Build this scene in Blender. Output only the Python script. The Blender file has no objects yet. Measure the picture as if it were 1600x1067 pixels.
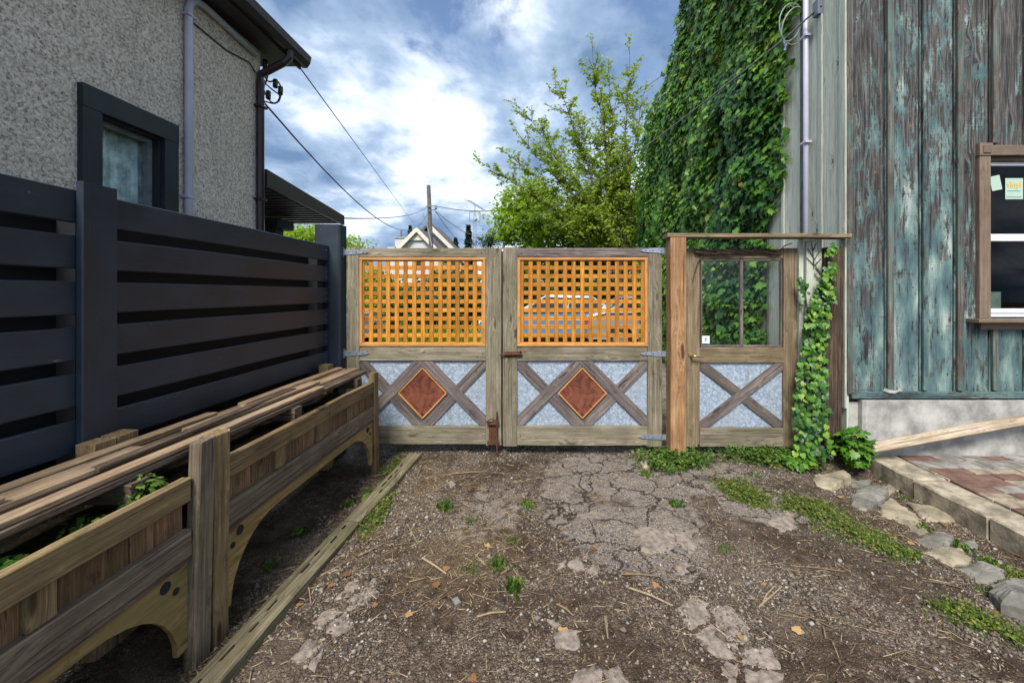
import bpy, bmesh, math, random
import numpy as np
from mathutils import Vector, Matrix, noise

random.seed(7); rng = np.random.default_rng(7)
sc = bpy.context.scene
col = sc.collection
R = math.radians

# ------------------------------------------------------------------ camera
F = 640.0; VX = 848.0; VY = 458.0; CH = 1.5      # focal length / vanishing point in photo pixels, eye height in metres
cam = bpy.data.objects.new('camera', bpy.data.cameras.new('camera'))
col.objects.link(cam)
cam.location = (0, 0, CH); cam.rotation_euler = (R(90), 0, 0)
cam.data.sensor_width = 36; cam.data.lens = F / 1600 * 36
cam.data.shift_x = (800 - VX) / 1600; cam.data.shift_y = (VY - 533.5) / 1600
cam.data.clip_start = 0.05; cam.data.clip_end = 2000
sc.camera = cam

# ------------------------------------------------------------------ exposure
vs = sc.view_settings
vs.view_transform = 'Standard'; vs.look = 'None'; vs.gamma = 1; vs.exposure = 0.98; vs.use_curve_mapping = False
sc.cycles.max_bounces = 7; sc.cycles.diffuse_bounces = 3; sc.cycles.glossy_bounces = 3; sc.cycles.transmission_bounces = 4; sc.cycles.transparent_max_bounces = 8

# ------------------------------------------------------------------ node helpers
class NT:
    def __init__(s, tree): s.t = tree
    def n(s, kind, ins=None, **props):
        nd = s.t.nodes.new('ShaderNode' + kind)
        for k, v in props.items(): setattr(nd, k, v)
        for k, v in (ins or {}).items(): s.set(nd.inputs[k], v)
        return nd
    def set(s, sock, v):
        if isinstance(v, bpy.types.NodeSocket): s.t.links.new(v, sock)
        elif v is not None:
            if isinstance(v, (tuple, list)) and len(v) == 3 and sock.type == 'RGBA': v = (*v, 1)
            sock.default_value = v
    def m(s, op, a, b=None, c=None, clamp=False):
        nd = s.n('Math', operation=op, use_clamp=clamp)
        s.set(nd.inputs[0], a); s.set(nd.inputs[1], b); s.set(nd.inputs[2], c)
        return nd.outputs[0]
    def vm(s, op, a, b=None):
        nd = s.n('VectorMath', operation=op); s.set(nd.inputs[0], a)
        if op == 'SCALE': s.set(nd.inputs['Scale'], b)
        else: s.set(nd.inputs[1], b)
        return nd.outputs[0]
    def mix(s, f, a, b, blend='MIX'):
        nd = s.n('Mix', data_type='RGBA', blend_type=blend)
        s.set(nd.inputs[0], f); s.set(nd.inputs[6], a); s.set(nd.inputs[7], b)
        return nd.outputs[2]
    def ramp(s, f, stops, interp='LINEAR'):
        nd = s.n('ValToRGB', {'Fac': f}); cr = nd.color_ramp; cr.interpolation = interp
        while len(cr.elements) < len(stops): cr.elements.new(0.5)
        for e, (p, c) in zip(cr.elements, stops):
            e.position = p; e.color = (*c, 1) if isinstance(c, (tuple, list)) else (c, c, c, 1)
        return nd.outputs['Color']
    def mr(s, v, a, b, c=0.0, d=1.0):
        nd = s.n('MapRange', {0: v, 1: a, 2: b, 3: c, 4: d}, interpolation_type='SMOOTHSTEP'); return nd.outputs[0]
    def noise(s, vec, scale, detail=4, rough=.55, dist=0.0):
        return s.n('TexNoise', {'Vector': vec, 'Scale': scale, 'Detail': detail, 'Roughness': rough, 'Distortion': dist}).outputs['Fac']
    def mapping(s, vec, scale=(1, 1, 1), loc=(0, 0, 0)):
        return s.n('Mapping', {'Vector': vec, 'Scale': scale, 'Location': loc}).outputs[0]
    def bump(s, h, strength=.4, dist=.01):
        return s.n('Bump', {'Height': h, 'Strength': strength, 'Distance': dist}).outputs[0]

def S(r, g, b):
    f = lambda c: (c / 255 / 12.92) if c / 255 <= .04045 else ((c / 255 + .055) / 1.055) ** 2.4
    return (f(r), f(g), f(b))

def newmat(name):
    m = bpy.data.materials.new(name); m.use_nodes = True
    nt = m.node_tree; nt.nodes.clear(); N = NT(nt)
    out = N.n('OutputMaterial')
    return m, N, out
def principled(N, out, color, rough=.7, metal=0.0, normal=None, spec=.5, **extra):
    ins = {'Base Color': color, 'Roughness': rough, 'Metallic': metal, 'Specular IOR Level': spec}
    if normal is not None: ins['Normal'] = normal
    ins.update(extra)
    p = N.n('BsdfPrincipled', ins)
    N.t.links.new(p.outputs[0], out.inputs[0]); return p

# ------------------------------------------------------------------ world: daylight sky with broken cloud
SUN_EL, SUN_AZ = R(50), R(190)     # azimuth clockwise from +Y: behind the camera, high
w = bpy.data.worlds.new('World'); sc.world = w; w.use_nodes = True
w.node_tree.nodes.clear(); N = NT(w.node_tree)
wo = N.n('OutputWorld')
sky = N.n('TexSky', sky_type='NISHITA', sun_disc=False, sun_elevation=SUN_EL, sun_rotation=SUN_AZ, air_density=1.0, dust_density=.6, ozone_density=2.0)
d = N.n('TexCoord').outputs['Generated']
sx = N.n('SeparateXYZ', {0: d}); dz = N.m('MAXIMUM', sx.outputs[2], 0.0)
den = N.m('ADD', dz, .33)
pv = N.n('CombineXYZ', {0: N.m('DIVIDE', sx.outputs[0], den), 1: N.m('DIVIDE', sx.outputs[1], den), 2: 0.0}).outputs[0]
pv = N.mapping(pv, (1, 1, 1), (3.42, 1.75, 0.3))
big = N.noise(pv, 2.1, 9, .56, .25)
shade = N.noise(N.mapping(pv, (1, 1, 1), (8.3, 2.1, 1.0)), 1.55, 7, .55, .2)
fine = N.noise(pv, 6.5, 8, .6, .3)
cov = N.mr(N.m('ADD', N.m('MULTIPLY', big, .75), N.m('MULTIPLY', fine, .25)), .335, .43)
sh = N.m('ADD', N.m('MULTIPLY', shade, .65), N.m('ADD', N.m('MULTIPLY', fine, .18), N.m('MULTIPLY', big, .17)))
ccol = N.ramp(sh, [(.37, (.98, .99, 1.02)), (.455, (.66, .73, .84)), (.515, (.31, .41, .56)), (.60, (.12, .20, .34))])
b1 = N.n('Background', {'Color': sky.outputs[0], 'Strength': .10})
b2 = N.n('Background', {'Color': ccol, 'Strength': .80})
mx = N.n('MixShader', {0: cov, 1: b1.outputs[0], 2: b2.outputs[0]})
N.t.links.new(mx.outputs[0], wo.inputs[0])

sl = bpy.data.lights.new('sun', 'SUN'); sl.energy = 2.8; sl.angle = R(20); sl.color = (1, .95, .86)
so = bpy.data.objects.new('sun', sl); col.objects.link(so)
sd = Vector((math.sin(SUN_AZ) * math.cos(SUN_EL), math.cos(SUN_AZ) * math.cos(SUN_EL), math.sin(SUN_EL)))
so.rotation_euler = sd.to_track_quat('Z', 'Y').to_euler(); so.location = sd * 40

# ------------------------------------------------------------------ object helpers
W = {}
def link(o, parent, M):
    col.objects.link(o)
    if parent is not None:
        o.parent = parent; o.matrix_basis = W[parent].inverted() @ M
    else: o.matrix_basis = M
    W[o] = M
    return o
def tag(o, label=None, cat=None, group=None, kind=None):
    if label: o['label'] = label
    if cat: o['category'] = cat
    if group: o['group'] = group
    if kind: o['kind'] = kind
    return o
def thing(name, label, cat, loc, group=None):
    o = bpy.data.objects.new(name, None); o.empty_display_size = .1
    link(o, None, Matrix.Translation(loc)); return tag(o, label, cat, group)
def mobj(name, me, mat, parent=None, M=None):
    o = bpy.data.objects.new(name, me)
    if mat is not None and len(me.materials) == 0: me.materials.append(mat)
    return link(o, parent, M if M is not None else Matrix())

class MB:
    def __init__(s): s.v = []; s.f = []
    def add(s, v, f):
        b = len(s.v); s.v += [tuple(x) for x in v]; s.f += [tuple(i + b for i in q) for q in f]; return s
    def box(s, lo, hi, c=0.0):
        (x0, y0, z0), (x1, y1, z1) = lo, hi
        if c > 0:
            return s.prism([(x0 + c, y0), (x1 - c, y0), (x1, y0 + c), (x1, y1 - c), (x1 - c, y1), (x0 + c, y1), (x0, y1 - c), (x0, y0 + c)], z0, z1)
        return s.add([(x0, y0, z0), (x1, y0, z0), (x1, y1, z0), (x0, y1, z0), (x0, y0, z1), (x1, y0, z1), (x1, y1, z1), (x0, y1, z1)],
                     [(0, 3, 2, 1), (4, 5, 6, 7), (0, 1, 5, 4), (1, 2, 6, 5), (2, 3, 7, 6), (3, 0, 4, 7)])
    def prism(s, poly, a, b, axes='xyz'):
        # poly in the first two axes, extruded a..b along the third
        ix = ['xyz'.index(c) for c in axes]; n = len(poly); vs_ = []
        for t in (a, b):
            for p in poly:
                q = [0, 0, 0]; q[ix[0]] = p[0]; q[ix[1]] = p[1]; q[ix[2]] = t; vs_.append(q)
        fs = [tuple(range(n))[::-1], tuple(range(n, 2 * n))] + [(i, (i + 1) % n, n + (i + 1) % n, n + i) for i in range(n)]
        return s.add(vs_, fs)
    def tube(s, path, r, n=8, cap=True):
        path = [Vector(p) for p in path]; k = len(path)
        rs = r if isinstance(r, (list, tuple)) else [r] * k
        vs_ = []; fs = []; up = Vector((0, 0, 1))
        t0 = (path[1] - path[0]).normalized()
        if abs(t0.z) > .95: up = Vector((1, 0, 0))
        u = t0.cross(up).normalized()
        for i, p in enumerate(path):
            t = (path[min(i + 1, k - 1)] - path[max(i - 1, 0)]).normalized()
            u = (u - t * u.dot(t)); u = u.normalized() if u.length > 1e-6 else t.orthogonal().normalized()
            v = t.cross(u)
            for j in range(n):
                a = 2 * math.pi * j / n; vs_.append(p + (u * math.cos(a) + v * math.sin(a)) * rs[i])
        for i in range(k - 1):
            for j in range(n):
                fs.append((i * n + j, i * n + (j + 1) % n, (i + 1) * n + (j + 1) % n, (i + 1) * n + j))
        if cap: fs += [tuple(range(n))[::-1], tuple(range((k - 1) * n, k * n))]
        return s.add(vs_, fs)
    def build_in(s, name, mat, parent, Mx):      # local frame Mx, so that the grain follows its X axis
        Mi = Mx.inverted(); me = bpy.data.meshes.new(name); me.from_pydata([Mi @ Vector(p) for p in s.v], [], s.f)
        bm = bmesh.new(); bm.from_mesh(me); bmesh.ops.recalc_face_normals(bm, faces=bm.faces); bm.to_mesh(me); bm.free()
        return mobj(name, me, mat, parent, Mx)
    def build(s, name, mat, parent=None, origin=None, smooth=False):
        if origin is None:
            a = np.array(s.v); origin = Vector(((a.min(0) + a.max(0)) / 2).tolist())
        origin = Vector(origin)
        me = bpy.data.meshes.new(name)
        me.from_pydata([(x - origin.x, y - origin.y, z - origin.z) for x, y, z in s.v], [], s.f)
        bm = bmesh.new(); bm.from_mesh(me); bmesh.ops.recalc_face_normals(bm, faces=bm.faces); bm.to_mesh(me); bm.free()
        if smooth: me.shade_smooth()
        return mobj(name, me, mat, parent, Matrix.Translation(origin))

_bcache = {}
def board_mesh(L, w, t, warp=0.0, cham=None):
    key = (round(L, 3), round(w, 4), round(t, 4), cham)
    if warp == 0 and key in _bcache: return _bcache[key]
    c = cham if cham is not None else min(.004, w * .12, t * .2)
    sec = [(-w/2 + c, -t/2), (w/2 - c, -t/2), (w/2, -t/2 + c), (w/2, t/2 - c), (w/2 - c, t/2), (-w/2 + c, t/2), (-w/2, t/2 - c), (-w/2, -t/2 + c)]
    ns = 2 if warp == 0 else max(3, min(9, int(L / .25) + 2))
    v = []; f = []
    ph = random.random() * 50
    for i in range(ns):
        x = -L/2 + L * i / (ns - 1)
        oy = warp * noise.noise((x * 1.3 + ph, 0, 0)); oz = warp * noise.noise((x * 1.3 + ph, 9, 0)); sw = 1 + (warp / w) * .7 * noise.noise((x * 2 + ph, 4, 4))
        for (y, z) in sec:
            jx = 0 if 0 < i < ns - 1 else warp * .8 * random.uniform(-1, 1)
            v.append((x + jx, y * sw + oy, z + oz))
    for i in range(ns - 1):
        for j in range(8): f.append((i*8 + j, i*8 + (j+1) % 8, (i+1)*8 + (j+1) % 8, (i+1)*8 + j))
    f += [tuple(range(8))[::-1], tuple(range((ns-1)*8, ns*8))]
    me = bpy.data.meshes.new('board'); me.from_pydata(v, [], f)
    bm = bmesh.new(); bm.from_mesh(me); bmesh.ops.recalc_face_normals(bm, faces=bm.faces); bm.to_mesh(me); bm.free()
    if warp == 0: _bcache[key] = me
    return me
def frame(a, b, nrm):
    a = Vector(a); b = Vector(b); x = (b - a).normalized(); z = Vector(nrm); z = (z - x * z.dot(x)).normalized(); y = z.cross(x)
    M = Matrix((x, y, z)).transposed().to_4x4(); M.translation = (a + b) / 2
    return M
def board(name, a, b, w, t, mat, parent=None, nrm=(0, -1, 0), warp=0.0, cham=None):
    """plank from a to b: w wide, t thick along nrm; grain runs along local X"""
    L = (Vector(b) - Vector(a)).length
    me = board_mesh(L, w, t, warp, cham)
    if len(me.materials) and me.materials[0] != mat: me = me.copy(); me.materials.clear()
    return mobj(name, me, mat, parent, frame(a, b, nrm))
def vboard(name, x0, x1, z0, z1, yf, t, mat, parent, warp=0.0):      # upright piece facing the camera, front face at yf
    return board(name, ((x0+x1)/2, yf + t/2, z0), ((x0+x1)/2, yf + t/2, z1), x1 - x0, t, mat, parent, (0, -1, 0), warp)
def hboard(name, x0, x1, z0, z1, yf, t, mat, parent, warp=0.0):
    return board(name, (x0, yf + t/2, (z0+z1)/2), (x1, yf + t/2, (z0+z1)/2), z1 - z0, t, mat, parent, (0, -1, 0), warp)

def Q(px, py, dep):          # a point of the place seen at this photo pixel, dep metres ahead
    return Vector(((px - VX) * dep / F, dep, CH - (py - VY) * dep / F))
def np_mesh(name, V, T):     # big triangle soups
    me = bpy.data.meshes.new(name); nv = len(V); nf = len(T)
    me.vertices.add(nv); me.vertices.foreach_set('co', np.asarray(V, np.float32).ravel())
    me.loops.add(nf * 3); me.loops.foreach_set('vertex_index', np.asarray(T, np.int32).ravel())
    me.polygons.add(nf); me.polygons.foreach_set('loop_start', np.arange(0, nf * 3, 3, dtype=np.int32))
    me.update(calc_edges=True); me.validate(); return me
def rotmats(yaw, pitch, roll):
    cy, sy, cp, sp, cr, sr = np.cos(yaw), np.sin(yaw), np.cos(pitch), np.sin(pitch), np.cos(roll), np.sin(roll)
    return np.stack([np.stack([cy*cp, cy*sp*sr - sy*cr, cy*sp*cr + sy*sr], -1), np.stack([sy*cp, sy*sp*sr + cy*cr, sy*sp*cr - cy*sr], -1), np.stack([-sp, cp*sr, cp*cr], -1)], -2)
def basis_from(n, tip):      # leaf frames: local Z = n (face normal), local Y = tip direction
    n = n / np.linalg.norm(n, axis=1, keepdims=True)
    t = tip - n * (tip * n).sum(1, keepdims=True); t /= np.maximum(np.linalg.norm(t, axis=1, keepdims=True), 1e-6)
    x = np.cross(t, n); return np.stack([x, t, n], -1)
def scatter(name, base_v, base_t, P, Rm, s):
    base_v = np.asarray(base_v, float); base_t = np.asarray(base_t, int); s = np.asarray(s, float)
    s = s[:, None] if s.ndim == 1 else s
    V = np.einsum('nij,nkj->nki', Rm, base_v[None] * s[:, None, :]) + P[:, None, :]
    T = base_t[None] + (np.arange(len(P)) * len(base_v))[:, None, None]
    return np_mesh(name, V.reshape(-1, 3), T.reshape(-1, 3))

# leaf shapes, tip towards +Y, unit length
LEAF_V = [(0, 0, 0), (.26, .38, .07), (.2, .7, .03), (0, 1, -.08), (-.2, .7, .03), (-.26, .38, .07), (0, .5, -.02)]
LEAF_T = [(0, 1, 6), (1, 2, 6), (2, 3, 6), (3, 4, 6), (4, 5, 6), (5, 0, 6)]
IVY_V = [(0, .02, 0), (.30, -.10, .02), (.50, .22, -.04), (.33, .42, .03), (.34, .66, -.02), (.14, .68, .05), (0, 1.0, -.08), (-.14, .68, .05), (-.34, .66, -.02), (-.33, .42, .03), (-.50, .22, -.04), (-.30, -.10, .02), (0, .4, .07)]
IVY_T = [(i, i + 1, 12) for i in range(11)] + [(11, 0, 12)]
IVY_T = [(a, b, c) for a, b, c in IVY_T]
BLADE_V = [(-.05, 0, 0), (.05, 0, 0), (-.045, .5, .06), (.045, .5, .06), (0, 1, -.05)]
BLADE_T = [(0, 1, 3), (0, 3, 2), (2, 3, 4)]
QL_V = [(0, 0, 0), (.3, .45, .08), (0, 1, -.05), (-.3, .45, .08)]
QL_T = [(0, 1, 2), (0, 2, 3)]
# ------------------------------------------------------------------ materials
def wood(name, dark, mid, light, stain=None, stain_amt=0.0, knots=.6, var=.25, rough=.82, grain=1.0, bump=.5, crack=.6):
    m, N, out = newmat(name)
    oi = N.n('ObjectInfo').outputs['Random']
    p0 = N.n('TexCoord').outputs['Object']
    off = N.n('CombineXYZ', {0: N.m('MULTIPLY', oi, 37.0), 1: N.m('MULTIPLY', oi, 19.0), 2: N.m('MULTIPLY', oi, 7.0)}).outputs[0]
    p = N.vm('ADD', p0, off)
    vor = N.n('TexVoronoi', {'Vector': N.mapping(p, (2.3, 8.0, 3.0)), 'Scale': 1.0, 'Randomness': 1.0}).outputs['Distance']
    near = N.mr(vor, 0.0, .42, 1.0, 0.0)
    pw = N.vm('ADD', p, N.n('CombineXYZ', {0: 0.0, 1: N.m('MULTIPLY', near, .055 * knots), 2: N.m('MULTIPLY', near, .03 * knots)}).outputs[0])
    g1 = N.noise(N.mapping(pw, (.8, 30 * grain, 30 * grain)), 2.2, 6, .66, .25)
    g2 = N.noise(N.mapping(pw, (3.2, 110 * grain, 110 * grain)), 1.6, 3, .6)
    f = N.m('ADD', N.m('MULTIPLY', g1, .62), N.m('MULTIPLY', g2, .38))
    c = N.ramp(f, [(.32, tuple(x * .8 for x in dark)), (.42, tuple(.6 * a_ + .4 * b_ for a_, b_ in zip(dark, mid))), (.51, mid), (.64, light)])
    blot = N.noise(p, 3.1, 4, .6)
    c = N.mix(N.mr(blot, .38, .7, 0, .55), c, dark)
    if stain:
        s2 = N.noise(N.mapping(p, (1.3, 3.0, 3.0), (5, 3, 1)), 1.7, 5, .65)
        c = N.mix(N.m('MULTIPLY', N.mr(s2, .42, .68), stain_amt), c, stain)
    gr = N.noise(N.mapping(p, (5, 13, 13), (1, 7, 3)), 1.6, 7, .72)
    c = N.mix(N.mr(gr, .54, .70, 0, .62), c, tuple(x * .5 for x in dark))
    c = N.mix(N.mr(gr, .42, .28, 0, .30), c, tuple(min(1, x * 1.25) for x in light))
    ck = N.noise(N.mapping(pw, (1.2, 75, 75), (2, 2, 2)), 1.3, 2, .5)
    c = N.mix(N.mr(N.noise(p, 55, 5, .7), .55, .75, 0, .35), c, dark)
    crk = N.mr(ck, .62, .68, 0, crack)
    dk = tuple(x * .28 for x in dark)
    c = N.mix(crk, c, dk)
    c = N.mix(N.m('MULTIPLY', N.mr(vor, .07, .15, 1, 0), knots), c, dk)
    c = N.mix(1.0, c, N.n('CombineColor', {0: N.m('ADD', 1 - var/2, N.m('MULTIPLY', oi, var)), 1: N.m('ADD', 1 - var/2, N.m('MULTIPLY', oi, var)), 2: N.m('ADD', 1 - var*.6, N.m('MULTIPLY', oi, var*1.1))}).outputs[0], 'MULTIPLY')
    h = N.m('SUBTRACT', N.m('ADD', N.m('MULTIPLY', g2, .5), N.m('MULTIPLY', g1, .5)), N.m('MULTIPLY', crk, .9))
    principled(N, out, c, rough, 0, N.bump(h, bump, .006), .3)
    return m
def teal(name, pale=0.0):
    m, N, out = newmat(name)
    oi = N.n('ObjectInfo').outputs['Random']
    p0 = N.n('TexCoord').outputs['Object']
    z = N.n('SeparateXYZ', {0: N.n('NewGeometry').outputs['Position']}).outputs[2]
    off = N.n('CombineXYZ', {0: N.m('MULTIPLY', oi, 61.0), 1: N.m('MULTIPLY', oi, 23.0), 2: N.m('MULTIPLY', oi, 7.0)}).outputs[0]
    p = N.vm('ADD', p0, off)
    vor = N.n('TexVoronoi', {'Vector': N.mapping(p, (2.1, 6.5, 1.5)), 'Scale': 1.0}).outputs['Distance']
    near = N.mr(vor, 0.0, .4, 1.0, 0.0)
    pw = N.vm('ADD', p, N.n('CombineXYZ', {0: N.m('MULTIPLY', near, .03), 1: N.m('MULTIPLY', near, .05), 2: 0.0}).outputs[0])
    g1 = N.noise(N.mapping(pw, (1.0, 36, 36)), 2.0, 7, .68, .3)
    g2 = N.noise(N.mapping(pw, (4, 95, 95)), 1.6, 3, .6)
    saw = N.noise(N.mapping(p, (70, 2.5, 2.5)), 1.2, 3, .6)          # cross-cut saw marks
    patch = N.noise(N.mapping(p, (2.0, 6.5, 6.5), (3, 1, 8)), 1.7, 11, .76, .2)
    wd = N.ramp(N.m('ADD', N.m('MULTIPLY', g1, .6), N.m('MULTIPLY', g2, .4)), [(.36, (.009, .009, .010)), (.47, (.036, .034, .034)), (.55, (.095, .089, .085)), (.68, (.26, .245, .23))])
    rare = N.noise(N.mapping(p, (2.2, 6, 6), (9, 9, 9)), 1.5, 5, .7)
    wd = N.mix(N.mr(rare, .64, .70, 0, .8), wd, (.30, .125, .03))
    pc = N.ramp(N.noise(N.mapping(p, (1.2, 4, 4), (1, 5, 2)), 1.8, 5, .6), [(.33, (.042, .080, .095)), (.48, (.090, .155, .158)), (.60, (.185, .26, .245)), (.72, (.38, .43, .395))])
    pc = N.mix(pale, pc, N.ramp(g1, [(.3, (.33, .345, .285)), (.5, (.53, .565, .475)), (.7, (.74, .76, .66))]))
    pc = N.mix(N.mr(g2, .58, .72, 0, .55), pc, (.03, .05, .055))
    bias = N.m('ADD', N.mr(z, .6, 3.6, .056 + pale * .175, -.012 + pale * .24), N.m('MULTIPLY', N.m('SUBTRACT', N.m('FRACT', N.m('MULTIPLY', oi, 7.3)), .5), .07))
    k = N.m('ADD', N.m('ADD', N.m('MULTIPLY', patch, .62), N.m('MULTIPLY', g1, .20)), N.m('ADD', N.m('MULTIPLY', N.m('ADD', N.m('MULTIPLY', saw, .5), N.m('MULTIPLY', g2, .5)), .16), bias))
    k = N.m('ADD', k, N.m('MULTIPLY', near, .06))
    mask = N.mr(k, .475, .545)
    c = N.mix(mask, wd, pc)
    c = N.mix(N.mr(vor, .035, .085, .9, 0), c, (.012, .010, .010))
    ring = N.mr(N.m('ABSOLUTE', N.m('SUBTRACT', vor, .12)), 0.0, .02, .55, 0)
    c = N.mix(ring, c, (.02, .03, .035))
    c = N.mix(1.0, c, N.n('CombineColor', {0: N.m('ADD', .8, N.m('MULTIPLY', oi, .4)), 1: N.m('ADD', .82, N.m('MULTIPLY', oi, .36)), 2: N.m('ADD', .82, N.m('MULTIPLY', oi, .36))}).outputs[0], 'MULTIPLY')
    h = N.m('ADD', N.m('ADD', N.m('MULTIPLY', g2, .5), N.m('MULTIPLY', g1, .5)), N.m('ADD', N.m('MULTIPLY', mask, .15), N.m('MULTIPLY', saw, .25)))
    principled(N, out, c, .72, 0, N.bump(h, .6, .008), .3)
    return m
def plain(name, color, rough=.6, metal=0.0, nscale=12.0, amt=.25, bump=.15, spec=.4, bscale=None, bd=.004):
    """one colour with mottling and fine relief"""
    m, N, out = newmat(name)
    p = N.n('TexCoord').outputs['Object']; oi = N.n('ObjectInfo').outputs['Random']
    p = N.vm('ADD', p, N.n('CombineXYZ', {0: N.m('MULTIPLY', oi, 11.0), 1: N.m('MULTIPLY', oi, 5.0), 2: 0.0}).outputs[0])
    n1 = N.noise(p, nscale, 6, .62)
    c = N.mix(N.mr(n1, .3, .7), tuple(x * (1 - amt) for x in color), tuple(min(1, x * (1 + amt)) for x in color))
    n2 = N.noise(p, bscale or nscale * 9, 4, .6)
    rg = N.m('ADD', rough - .08, N.m('MULTIPLY', n1, .16))
    principled(N, out, c, rg, metal, N.bump(n2, bump, bd), spec)
    return m
def leafmat(name, stops, trans=.35, rough=.45):
    m, N, out = newmat(name)
    ri = N.n('NewGeometry').outputs['Random Per Island']; oi = N.n('ObjectInfo').outputs['Random']
    r = N.m('FRACT', N.m('ADD', ri, oi))
    c = N.ramp(r, stops)
    p = N.n('BsdfPrincipled', {'Base Color': c, 'Roughness': rough, 'Specular IOR Level': .35})
    t = N.n('BsdfTranslucent', {'Color': N.mix(1.0, c, (1.25, 1.2, .5), 'MULTIPLY')})
    mx = N.n('MixShader', {0: trans, 1: p.outputs[0], 2: t.outputs[0]})
    N.t.links.new(mx.outputs[0], out.inputs[0]); return m
def glassmat(name, tint=(1, 1, 1), rough=.01, k=.7):
    m, N, out = newmat(name)
    tr = N.n('BsdfTransparent', {'Color': tint}); gl = N.n('BsdfGlossy', {'Color': (.8, .8, .8), 'Roughness': rough})
    fr = N.n('Fresnel', {'IOR': 1.5}).outputs[0]
    mx = N.n('MixShader', {0: N.m('MULTIPLY', N.m('MULTIPLY', fr, k), N.m('SUBTRACT', 1.0, N.n('NewGeometry').outputs['Backfacing'])), 1: tr.outputs[0], 2: gl.outputs[0]})
    N.t.links.new(mx.outputs[0], out.inputs[0]); return m

def fencepaint():
    m, N, out = newmat('black_fence_paint')
    p = N.n('TexCoord').outputs['Object']; oi = N.n('ObjectInfo').outputs['Random']
    p = N.vm('ADD', p, N.n('CombineXYZ', {0: N.m('MULTIPLY', oi, 31.0), 1: N.m('MULTIPLY', oi, 7.0), 2: 0.0}).outputs[0])
    g = N.noise(N.mapping(p, (1.5, 60, 60)), 1.8, 5, .65, .3); b = N.noise(p, 3.0, 5, .6)
    c = N.mix(N.mr(b, .3, .7), (.011, .018, .030), (.022, .034, .054))
    c = N.mix(N.mr(g, .55, .75, 0, .5), c, (.034, .048, .070))
    sc_ = N.noise(N.mapping(p, (9, 26, 26), (3, 3, 3)), 2.0, 4, .7)
    c = N.mix(N.mr(sc_, .70, .735, 0, .8), c, (.20, .215, .22))
    principled(N, out, c, N.m('ADD', .36, N.m('MULTIPLY', b, .3)), 0, N.bump(g, .35, .003), .5); return m
M = {}
M['gate'] = wood('gate_pine', (.105, .085, .060), (.25, .215, .16), (.40, .355, .28), (.15, .145, .085), .55, .7, .22)
M['brace'] = wood('brace_board', (.065, .05, .05), (.165, .135, .125), (.30, .26, .23), (.10, .08, .09), .6, .6, .4, crack=.8)
M['cedar'] = wood('cedar_lattice', (.31, .115, .014), (.57, .24, .028), (.73, .37, .065), (.36, .11, .02), .6, .7, .5, .6, 1.0, .3, .2)
M['cedar_frame'] = wood('cedar_trim', (.38, .16, .04), (.60, .29, .09), (.74, .42, .18), None, 0, .3, .2, .6, 1.0, .3, .3)
M['post'] = wood('fir_post', (.20, .10, .045), (.40, .23, .115), (.56, .36, .20), (.24, .13, .06), .6, .9, .1, .7, .7, .5, .9)
M['door'] = wood('door_pine', (.10, .07, .042), (.235, .175, .11), (.36, .28, .185), (.17, .15, .08), .5, .9, .2)
M['oldpost'] = wood('old_post', (.022, .014, .010), (.075, .05, .036), (.15, .105, .075), None, 0, .5, .1, .9, .8, .9, .9)
M['planter'] = wood('planter_wood', (.085, .055, .028), (.225, .155, .08), (.38, .275, .15), (.16, .125, .05), .6, .8, .4)
M['planterg'] = wood('planter_wood_grey', (.07, .05, .04), (.19, .145, .105), (.33, .27, .20), (.13, .12, .06), .5, .6, .3)
M['redpanel'] = wood('red_panel', (.06, .032, .017), (.19, .105, .055), (.35, .22, .125), (.10, .08, .04), .5, .5, .5, crack=.9)
M['ply'] = wood('plywood', (.16, .10, .035), (.32, .22, .09), (.43, .32, .15), (.17, .14, .05), .7, .6, .2, grain=.45, crack=.3)
M['lumber'] = wood('lumber', (.15, .095, .055), (.34, .235, .145), (.50, .38, .26), (.17, .13, .09), .6, .6, .5)
M['lumberd'] = wood('lumber_dark', (.035, .024, .018), (.12, .085, .062), (.25, .19, .14), None, 0, .6, .3)
M['edging'] = wood('edging_timber', (.07, .055, .032), (.195, .165, .10), (.33, .29, .20), (.12, .13, .05), .35, .4, .3, crack=.9)
M['newplank'] = wood('grey_plank', (.20, .15, .10), (.42, .34, .25), (.58, .50, .40), None, 0, .4, .1)
M['trim'] = wood('brown_casing', (.12, .085, .06), (.205, .15, .11), (.27, .205, .155), None, 0, .1, .1, .6, 1, .25, .2)
M['teal'] = teal('teal_weathered_board', 0.0)
M['tealside'] = teal('teal_side_board', .9)  # paler copy of the front boards, brightness of the lit side painted in
M['batten'] = wood('batten', (.045, .038, .036), (.135, .115, .105), (.27, .235, .215), (.08, .19, .18), .75, .5, .4)
M['black'] = fencepaint()
M['blacktrim'] = plain('dark_trim_paint', (.016, .022, .030), .5, 0, 5.0, .2, .1)
M['gutter'] = plain('brown_gutter', (.030, .020, .026), .35, 0, 4.0, .15, .02)
M['soffit'] = plain('soffit', (.035, .028, .034), .5, 0, 4.0, .15, .02)
M['pipe'] = plain('pvc_conduit', (.46, .47, .58), .4, 0, 3.0, .08, .02)
M['whitevinyl'] = plain('white_vinyl', (.70, .72, .74), .4, 0, 3, .06, .02)
M['concrete'] = plain('concrete', (.36, .35, .335), .85, 0, 4.5, .40, .6, .3, 70, .004)
M['kerb'] = plain('kerb_stone', (.31, .265, .20), .85, 0, 9.0, .45, .7, .3, 40, .006)
M['paver_grey'] = plain('paver_grey', (.23, .215, .195), .85, 0, 9.0, .45, .5, .3, 90, .004)
M['paver_tan'] = plain('paver_tan', (.26, .215, .16), .85, 0, 9.0, .45, .5, .3, 90, .004)
M['paver_red'] = plain('paver_red', (.145, .085, .066), .85, 0, 9.0, .35, .5, .3, 90, .004)
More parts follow.
